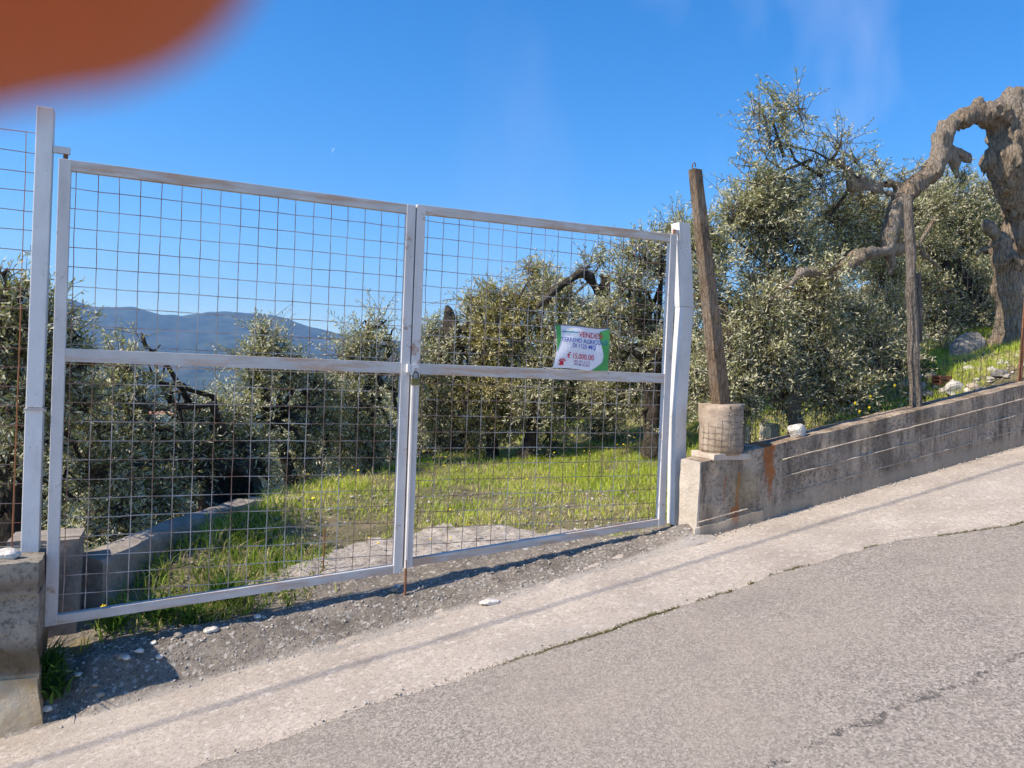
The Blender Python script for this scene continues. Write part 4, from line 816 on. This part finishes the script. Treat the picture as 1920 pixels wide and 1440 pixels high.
tree('olive with a pointed black stump, just right of where the gate leaves meet', tuple(at(845, 880, 9.3)),
     [chain((850, 900, 9.3, .2), (858, 820, 9.3, .12), (860, 740, 9.3, .10), (858, 680, 9.2, .10), (845, 640, 9.1, .13), (846, 610, 9.1, .14), (842, 585, 9.1, .08), (839, 574, 9.1, .04)), chain((858, 690, 9.2, .09), (835, 655, 9.1, .09), (820, 640, 9.1, .06)), chain((850, 625, 9.1, .07), (872, 618, 9, .08), (878, 608, 9, .05)), chain((835, 655, 9.1, .06), (810, 680, 9.1, .045), (800, 700, 9.1, .03))],
     [(805, 625, 9.3, 30), (830, 670, 9.3, 45), (870, 660, 9.4, 35), (800, 690, 9.3, 50), (850, 720, 9.4, 50), (800, 760, 9.3, 60), (870, 780, 9.5, 50), (820, 830, 9.4, 50), (870, 840, 9.6, 35), (845, 655, 8.8, 26), (825, 640, 9.4, 26)],
     600, .072, .0165, seed=33, tk=.6, h=.025)
tree('olive left of where the gate leaves meet, pale spiky top against the hill', tuple(at(700, 900, 8.6)),
     [chain((705, 930, 8.6, .15), (700, 850, 8.6, .11), (690, 780, 8.6, .09), (700, 700, 8.6, .06))],
     [(700, 610, 8.6, 32), (725, 600, 8.7, 25), (675, 640, 8.5, 40), (730, 650, 8.6, 50), (700, 690, 8.5, 55), (760, 700, 8.7, 45), (645, 680, 8.5, 35), (665, 750, 8.4, 60), (740, 770, 8.6, 60), (690, 830, 8.5, 60), (750, 850, 8.8, 45), (640, 820, 8.4, 55)],
     620, .070, .0160, seed=35, tk=.6, h=.025)
tree('slender olive in front of the distant hill, middle of the left gate leaf', tuple(at(545, 925, 7.9)),
     [chain((548, 930, 7.9, .13), (545, 900, 7.9, .12), (530, 840, 7.9, .09), (505, 780, 7.9, .09), (470, 745, 7.9, .06)), chain((460, 810, 7.6, .07), (455, 790, 7.6, .075), (452, 770, 7.6, .07), (465, 745, 7.6, .04)), chain((452, 785, 7.6, .045), (430, 800, 7.6, .04), (395, 795, 7.6, .035), (350, 798, 7.6, .025)), chain((600, 860, 7.9, .07), (615, 840, 8, .06), (610, 800, 8, .03))],
     [(490, 625, 7.9, 25), (500, 650, 7.9, 33), (475, 680, 7.8, 35), (520, 680, 7.9, 35), (545, 720, 7.9, 42), (490, 730, 7.8, 40), (590, 720, 8, 35), (520, 790, 7.8, 55), (590, 790, 8, 55), (560, 850, 7.9, 55), (600, 880, 8, 40), (490, 850, 7.7, 45), (455, 760, 7.7, 25), (610, 740, 8.1, 30)],
     850, .066, .0155, seed=37, tk=.6, h=.025)
hol = at(436, 922, 6.72)
tree('olive with a black hollow stump at its foot, above the curved low wall', tuple(at(430, 940, 6.9)),
     [chain((432, 985, 6.9, .27), (434, 925, 6.9, .25), (430, 890, 6.9, .12), (420, 865, 7, .05), (412, 840, 7.1, .03)), chain((455, 890, 6.9, .08), (470, 860, 7, .04), (478, 820, 7.05, .02)), chain((415, 880, 6.8, .06), (390, 895, 6.8, .04), (375, 900, 6.8, .025))],
     [(265, 640, 6.7, 34), (290, 670, 6.7, 36), (235, 690, 6.6, 42), (280, 710, 6.7, 50), (325, 715, 6.8, 35), (210, 730, 6.5, 40), (250, 770, 6.5, 60), (330, 780, 6.8, 50), (370, 770, 6.9, 30), (300, 850, 6.6, 65), (370, 860, 6.9, 50), (220, 860, 6.3, 65), (260, 930, 6.2, 55), (340, 920, 6.6, 45), (170, 800, 6.2, 50), (470, 890, 7.2, 35), (440, 830, 7.2, 40), (300, 930, 6.3, 50), (220, 960, 6.0, 45), (180, 880, 6.0, 50), (380, 820, 7.2, 45), (340, 870, 7.1, 45), (400, 790, 7.1, 42), (440, 775, 7.2, 30), (380, 850, 6.8, 38), (470, 850, 7.1, 36), (350, 760, 7, 36), (410, 900, 7.3, 40), (500, 900, 7.5, 30)],
     950, .062, .0150, bark=M_barkd, seed=39, h=.03, holes=[(hol[0], hol[1], hol[2], .17, .95), (hol[0]+.03, hol[1]+.12, hol[2], .15, .9)])
tree('near olive at the left edge, big silvery leaves behind the mesh fence', tuple(at(20, 1060, 6.1)),
     [chain((20, 1080, 6.1, .2), (30, 960, 6.1, .15), (25, 850, 6, .12), (20, 720, 5.9, .08))],
     [(5, 510, 5.6, 22), (25, 560, 5.6, 45), (85, 580, 5.7, 30), (60, 620, 5.6, 55), (0, 640, 5.6, 55), (125, 640, 5.8, 35), (150, 680, 5.8, 25), (100, 700, 5.7, 65), (20, 740, 5.6, 75), (150, 760, 5.8, 50), (80, 820, 5.7, 80), (0, 870, 5.6, 75), (150, 860, 5.9, 55), (70, 920, 5.8, 75), (150, 940, 5.9, 45), (0, 970, 5.7, 60), (-70, 640, 5.6, 60)],
     1050, .064, .0160, seed=41)
# the rest of the grove, farther back
FAR = [(90, 900, 9.5, 100, 'far olive down the slope, seen low beside the left post'), (340, 930, 9.5, 75, 'far olive down the slope, just above the curved low wall'), (200, 960, 8.5, 60, 'far olive down the slope, lowest and nearest the dark block'), (250, 880, 12, 90, 'far olive down the slope, seen low through the left of the gate'), (420, 870, 12.5, 90, 'far olive down the slope behind the hollow stump'), (580, 800, 12.5, 75, 'far olive behind the slender olive, left gate leaf'), (690, 770, 13, 90, 'far olive behind the tree left of the gate middle'),
       (800, 770, 13.5, 85, 'far olive behind the pointed black stump'), (900, 760, 13.5, 95, 'far olive behind the yellowish olive'), (1020, 740, 13, 100, 'far olive behind the banner'), (1140, 730, 12.5, 100, 'far olive seen between banner and right gate post'),
       (1260, 700, 12, 110, 'far olive behind the bent white post'), (1380, 670, 12, 120, 'far olive behind the round cast block'), (1500, 640, 11.5, 120, 'far olive behind the low bushy olive'), (1620, 610, 11, 120, 'far olive left of the wooden post, in the back row'), (1730, 560, 11, 120, 'far olive behind the wooden post'), (1850, 540, 11, 120, 'far olive behind the thick trunk at the right edge')]
for i, (x, y, t, r, lab) in enumerate(FAR):
    p = at(x, y, t); g = gz(p[0], p[1]); rr = random.Random(i)
    bl = [(x+rr.uniform(-.35, .35)*r, y+rr.uniform(-.25, .6)*r, t+rr.uniform(-.6, .6), r*rr.uniform(.45, .7)) for _ in range(7)]+[(x+q*r*.6, y+r*1.05, t, r*.6) for q in (-1, 0, 1)]
    tree(lab, (p[0], p[1], g), [[(p[0], p[1], g-.3, .2), (p[0]+.1, p[1], g+.5, .15), (p[0]-.1, p[1], p[2]-.1, .10), (p[0], p[1], p[2]+.3, .06)]], bl, 330, .095, .026, M_leaff, seed=60+i, h=.06, twigs=False, m=14, shoot=(.25, .5))
print('leaves', NL[0])

# ------------------------------------------------------------------ grass
def blades(P, hgt, wid, tint, name, mat, label, cat, kind='stuff', lean=.35, seed=3, parent=None):
    rg = np.random.default_rng(seed); N = len(P); a = rg.uniform(0, 2*math.pi, N); s = np.stack([np.cos(a), np.sin(a), 0*a], -1); l = rg.normal(size=(N, 3))*lean; l[:, 2] = 1; h = hgt[:, None]
    w_ = wid[:, None]; mid = P+l*h*.55*np.array([.6, .6, 1]); tip = P+l*h*np.array([1.25, 1.25, .95])
    V = np.stack([P-s*w_, P+s*w_, mid+s*w_*.7, mid-s*w_*.7, tip], 1).reshape(-1, 3); i = np.arange(N)[:, None]*5
    F = np.concatenate([i+np.array([[0, 1, 2, 2]]), i+np.array([[0, 2, 3, 3]]), i+np.array([[3, 2, 4, 4]])])[:, :3]
    o = link(name, np_mesh(name, V, F, np.repeat(tint, 5)), mat, parent); 
    if label: tag(o, label, cat, kind=kind)
    return o
def scatter(n, x0, x1, y0, y1, cond, seed):
    rg = np.random.default_rng(seed); x = rg.uniform(x0, x1, n); y = rg.uniform(y0, y1, n); k = cond(x, y, rg); x, y = x[k], y[k]; return np.stack([x, y, ter(x, y)-.01], -1), rg
def lawn(x, y, rg):
    lim = np.interp(x, [-.1, .3, .8, 1.2, 1.6, 2.0, 2.5, 3.0, 3.1], [4.7, 4.80, 5.04, 5.28, 5.5, 5.55, 5.05, 4.6, 4.0]); far = 1/(1+np.maximum(0, y-6)*.35)
    d = fbm2(x, y, 1.6, 81, 4)
    keep = (beyond(x, y) < np.where(x < .75, -.14, .35)) & (y > lim+.16*fbm2(x, y, 2.5, 43)-.12*rg.uniform(0, 1, len(x))**2) & (rg.uniform(0, 1, len(x)) < np.clip(.62+1.0*d, .08, 1)*far**.5) & (y < 12.5) & (y > 4.66) & ((x > .25) | (rg.uniform(0, 1, len(x)) < .6))
    return keep
P, rg = scatter(230000, -.35, 8.5, 4.64, 12.5, lawn, 5)
hh = rg.uniform(.025, .075, len(P))*(1+.5*np.clip(fbm2(P[:, 0], P[:, 1], 2.2, 83), -.7, 1)); hh *= 1+.5*(beyond(P[:, 0], P[:, 1]) > -.4); hh *= np.where((P[:, 0] < 1.1) & (P[:, 1] < 6), 1.5, 1)
tt = np.clip(.42+.45*fbm2(P[:, 0], P[:, 1], 1.1, 85)+rg.normal(size=len(P))*.2, 0, 1); tt = np.where((P[:, 0] < 1.3) & (P[:, 1] < 6.0), tt*.5, tt); tt = np.where(rg.uniform(0, 1, len(P)) < .10+.25*np.clip(fbm2(P[:, 0], P[:, 1], 1.7, 88), 0, 1), 1., tt)
blades(P, hh, rg.uniform(.0022, .0042, len(P)), tt, 'grass', M_grass, 'sunlit short green grass of the plot inside the gate', 'grass')
def weedy(x, y, rg): return (beyond(x, y) < -.16) & (rg.uniform(0, 1, len(x)) < np.clip(.42+1.2*fbm2(x, y, 3.2, 89, 3), .03, 1)*np.exp(-((x-.30)/.36)**2))
P, rg = scatter(26000, -.3, 1.6, 4.68, 6.2, weedy, 15)
blades(P, rg.uniform(.05, .15, len(P)), rg.uniform(.003, .0075, len(P)), np.where(rg.uniform(0, 1, len(P)) < .2, .95, np.clip(rg.normal(.5, .3, len(P)), 0, 1)), 'weeds', mat_blade('weed_blade', (.06, .11, .02), (.22, .30, .04), (.52, .42, .22)), 'tall rank weeds and grass between the curved low wall and the track', 'weeds', lean=.5)
def bank(x, y, rg): d = fbm2(x, y, 1.8, 87, 3); return (rg.uniform(0, 1, len(x)) < np.clip(.30+d, .04, 1))
P, rg = scatter(60000, 3.6, 10, 4.56, 7.5, bank, 9)
hh = rg.uniform(.04, .12, len(P)); tt = np.clip(rg.normal(.35, .25, len(P)), 0, 1); blades(P, hh, rg.uniform(.0022, .004, len(P)), tt, 'bank_grass', M_grass, 'rougher grass on the bank behind the concrete wall', 'grass')
def slopeg(x, y, rg): b = beyond(x, y); return (b > .3) & (b < 6) & (rg.uniform(0, 1, len(x)) < .8)
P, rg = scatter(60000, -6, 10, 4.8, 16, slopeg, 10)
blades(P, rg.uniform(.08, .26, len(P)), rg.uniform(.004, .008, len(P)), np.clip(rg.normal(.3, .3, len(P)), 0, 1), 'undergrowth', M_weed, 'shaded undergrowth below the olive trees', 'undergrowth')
# moss along the asphalt edge
n_ = 9000; rg = np.random.default_rng(12); x = rg.uniform(.5, 5.2, n_); y = edge_y(x)+rg.normal(0, .008, n_)+.004; k = rg.uniform(0, 1, n_) < np.clip(1.3*np.exp(-((x-1.9)/.28)**2)+.8*np.exp(-((x-2.35)/.12)**2)+.55*(fbm2(x, 0*x, 6, 91) > .25)*(x > 1.5), 0.01, 1); x, y = x[k], y[k]
P = np.stack([x, y, road_z(x, y)+.004], -1); blades(P, rg.uniform(.006, .018, len(P)), rg.uniform(.002, .004, len(P)), np.clip(rg.normal(.6, .25, len(P)), 0, .75), 'moss', mat_blade('moss', (.08, .085, .02), (.17, .15, .05), (.24, .20, .10)), 'dry moss and weeds in the joint between asphalt and pale concrete', 'moss', lean=.9)
# wildflowers of the lawn: too many and too small to count
def flowers():
    rg = np.random.default_rng(14); n = 700; x = rg.uniform(.2, 8, n); y = rg.uniform(4.8, 11.5, n); k = (beyond(x, y) < .6) & (rg.uniform(0, 1, n) < .35+.65*sm(7.5, 9, y)); x, y = x[k], y[k]; z = ter(x, y)+rg.uniform(.06, .16, len(x)); V = []; F = []
    for a, b, c in zip(x, y, z):
        r = rg.uniform(.007, .014); i = len(V); tl_ = rg.normal(0, .3, 2)
        for q in range(7): t = 2*math.pi*q/7; V.append((a+r*math.cos(t), b+r*math.sin(t), c+r*(tl_[0]*math.cos(t)+tl_[1]*math.sin(t))))
        V += [(a, b, c+r*.5), (a, b, c-r*.5)]; F += [(i+q, i+(q+1) % 7, i+7) for q in range(7)]+[(i+(q+1) % 7, i+q, i+8) for q in range(7)]
    me = bpy.data.meshes.new('wildflowers'); me.from_pydata(V, [], F); tag(link('wildflowers', me, M_yel), 'tiny yellow wildflowers scattered over the grass', 'flowers', kind='stuff')
flowers()
def plant(base, H_, n, fl, lab, group=None, seed=0, spread=.5, lw=.012):
    rg = np.random.default_rng(seed); e = empty('weed_plant' if not fl else 'flower_plant', base, lab, 'plant', group); b = np.array(base)
    P = b+np.stack([rg.normal(0, .03, n), rg.normal(0, .03, n), rg.uniform(0, H_*.4, n)], -1)
    blades(P, rg.uniform(.4, 1., n)*H_*.7, np.full(n, lw*.5), np.clip(rg.normal(.5, .2, n), 0, .7), 'leaves', M_weed, None, None, lean=spread, seed=seed+1, parent=e)
    m = MB()
    for q in range(max(1, fl)):
        f = MB()
        a = rg.uniform(0, 6.28); t = b+np.array([math.cos(a)*.05, math.sin(a)*.03, H_*rg.uniform(.85, 1.1)]); m.tube([b, (b+t)/2+rg.normal(0, .008, 3), t], .002, 4)
        if fl:
            r = .019; V = [tuple(t+np.array([r*math.cos(k*math.pi/5)*(1 if k % 2 else .6), -.006, r*math.sin(k*math.pi/5)*(1 if k % 2 else .6)])) for k in range(10)]+[tuple(t+np.array([0, -.014, 0])), tuple(t+np.array([0, .004, 0]))]
            f.poly(V, [(k, (k+1) % 10, 10) for k in range(10)]+[((k+1) % 10, k, 11) for k in range(10)]); f.build('flower_head', M_yel, e)
    m.build('stem', M_weed, e)

for i, (x, y, t, lab) in enumerate([(1612, 742, 4.75, 'yellow-flowered plant above the wall, leftmost of those by the wooden post'), (1640, 735, 4.75, 'yellow-flowered plant above the wall, second from the left'), (1668, 730, 4.8, 'yellow-flowered plant just left of the wooden post'), (1637, 702, 5.1, 'yellow-flowered plant behind the others left of the wooden post'), (1735, 655, 5.5, 'tall yellow-flowered plant just right of the wooden post'), (1750, 680, 5.4, 'yellow-flowered plant between the wooden post and the slanting rock')]):
    p = at(x, y, t); g = gz(p[0], p[1]); H_ = float(np.clip(p[2]-g, .12, .45)); plant((p[0], p[1], g), H_, 46, 2 if i in (0, 1, 4) else 1, lab, 'yellow-flowered plants above the wall', 200+i, lw=.014)
for i, (x, y, t, H_, lab) in enumerate([(90, 1190, 4.5, .2, 'dark green weed growing between the wall end and the gate foot'), (100, 1250, 4.42, .16, 'low weed in the shaded gap beside the wall plinth'), (360, 1120, 4.75, .16, 'leafy weed under the left gate leaf'), (420, 1090, 4.85, .2, 'tall leafy weed behind the left gate leaf'), (215, 1080, 4.8, .16, 'yellow-flowered weed behind the lower left of the gate'), (300, 1095, 4.8, .2, 'thin weed beside the curved low wall')]):
    p = at(x, y, t); g = float(ramp_z(p[0], p[1])) if p[1] < 4.7 else gz(p[0], p[1]); plant((p[0], p[1], g-.01), H_, 120, 1 if i == 4 else 0, lab, None, 220+i, .7, .018)
def grit(name, n, fpos, smin, smax, mat, lab, seed):
    rg = np.random.default_rng(seed); P = fpos(rg, n); n = len(P); bm = bmesh.new(); bmesh.ops.create_icosphere(bm, subdivisions=1, radius=1); U = np.array([v.co[:] for v in bm.verts]); T = np.array([[v.index for v in f.verts] for f in bm.faces]); bm.free()
    s_ = smin*(smax/smin)**(rg.uniform(0, 1, n)**2.2); sc3 = s_[:, None]*rg.uniform(.55, 1.3, (n, 3)); a = rg.uniform(0, 6.28, n); V = U[None]*(1+rg.normal(0, .14, (n, len(U), 1)))*sc3[:, None]
    c_, q_ = np.cos(a)[:, None], np.sin(a)[:, None]; V = np.stack([V[..., 0]*c_-V[..., 1]*q_, V[..., 0]*q_+V[..., 1]*c_, V[..., 2]*.7], -1)+P[:, None]+np.array([0, 0, 1])*s_[:, None, None]*.25
    F = (np.arange(n)[:, None, None]*len(U)+T[None]).reshape(-1, 3); tag(link(name, np_mesh(name, V.reshape(-1, 3), F), mat), lab, 'gravel', kind='stuff')
M_grit = mat_stone('grit_stone', (.22, .19, .16), (.62, .57, .51), 25)
def on_ramp(rg, n): x = rg.uniform(-.45, 3.4, n); y = 4.2+.5*rg.uniform(0, 1, n)**.8; return np.stack([x, y, ramp_z(x, y)], -1)
grit('ramp_grit', 2600, on_ramp, .0025, .011, M_grit, 'loose grit and small stones on the rough concrete under the gate', 301)
def on_edge(rg, n): x = rg.uniform(-.6, 7, n); w_ = rg.uniform(0, 1, n); y = np.where((w_ < .5) & (x > 3.4), 4.24-np.abs(rg.normal(0, .03, n)), edge_y(x)+rg.normal(0, .035, n)); return np.stack([x, y, road_z(x, y)+.008], -1)
grit('roadside_grit', 2200, on_edge, .002, .008, M_grit, 'fine grit lying along the asphalt edge and the foot of the wall', 302)
def on_bank(rg, n): x = rg.uniform(4.6, 9, n); y = 4.55+1.0*rg.uniform(0, 1, n)**1.6; return np.stack([x, y, ter(x, y)], -1)
grit('bank_rubble', 520, on_bank, .010, .055, M_grit, 'dry rubble and soil crumbs on the bank behind the wall', 303)
def on_yard(rg, n): x = rg.uniform(-.3, 4, n); y = rg.uniform(4.8, 6.4, n); return np.stack([x, y, ter(x, y)+.01], -1)
grit('yard_grit', 1500, on_yard, .004, .016, M_grit, 'loose stones on the track and soil inside the gate', 304)
# dry brown stem standing in the grass
m = MB(); p = at(608, 985, 5.0); g = gz(p[0], p[1]); m.tube([(p[0], p[1], g), (p[0]+.005, p[1], g+.17), (p[0]+.003, p[1], g+.30)], .005, 6); tag(m.build('iron_stake', M_rust), 'thin rusty iron rod standing in the grass behind the left gate leaf', 'stake')

# ------------------------------------------------------------------ hand: a fingertip reaches over the lens
def hand():
    def C(x, y, z): return Vector(X)*x+Vector(Y)*y+Vector(cF)*z       # camera-aligned metres: right, up, ahead
    Z = .0285
    def px(x, y, z=Z, r=.01): p = C((x-960)*z/FPX, (720-y)*z/FPX, z); return (p[0], p[1], p[2], r)
    def off(q, dx, dy, dz, r): p = Vector(q[:3])+C(dx, dy, dz); return (p[0], p[1], p[2], r)
    tip = px(22, -347, r=.0097); j1 = px(-560, -335, .0285, .0101); j2 = px(-1150, -330, .029, .0108); kn = off(j2, -.028, -.002, .008, .0125)
    palm = off(kn, -.034, -.018, .004, .016); wr = off(palm, -.045, -.02, .006, .022); arm = off(wr, -.07, -.03, .004, .027)
    ch = [[tip, j1, j2, kn, palm, wr, arm]]
    for q in range(3):
        k2 = off(kn, -.004-.003*q, -.019*(q+1), 0, .0118); a_ = off(k2, .008-.003*q, -.002, .012, .0100); b_ = off(a_, -.012, -.003, .012, .0092); c_ = off(b_, -.018, -.001, .0, .0080); ch.append([wr, off(palm, 0, -.012*(q+1), 0, .015), k2, a_, b_, c_])
    t0 = off(palm, .004, .0, -.022, .0135); t1 = off(t0, .022, .0, -.020, .0118); t2 = off(t1, .016, -.004, -.012, .0098); ch.append([wr, t0, t1, t2])
    V, F = sdf_mesh(ch, (), .0016, noise=0, blend=.006); me = np_mesh('hand', V, F)
    n = NT('skin', .5, .35); n.col(n.mix(n.noise(150), (.42, .10, .030), (.50, .13, .045))); n.b.inputs['Subsurface Weight'].default_value = .35; n.b.inputs['Subsurface Radius'].default_value = (.01, .003, .0015); n.b.inputs['Subsurface Scale'].default_value = 1
    o = link('hand', me, n.m, None, True)
    tag(o, 'blurred reddish fingertip of a hand covering the top left corner of the view', 'hand')
hand()

# ------------------------------------------------------------------ haze
def haze():
    m = MB(); m.box((-3400, -60, -160), (3600, 3500, 330)); o = m.build('haze', None); mt = bpy.data.materials.new('haze'); mt.use_nodes = True; t = mt.node_tree; t.nodes.clear()
    v = t.nodes.new('ShaderNodeVolumePrincipled'); v.inputs['Density'].default_value = HAZE; v.inputs['Color'].default_value = (.28, .55, 1, 1); v.inputs['Anisotropy'].default_value = .1; ot = t.nodes.new('ShaderNodeOutputMaterial'); t.links.new(v.outputs[0], ot.inputs['Volume'])
    o.data.materials.append(mt); tag(o, 'thin blue haze filling the air over the valley', 'haze', kind='stuff')
HAZE = .00027
haze()
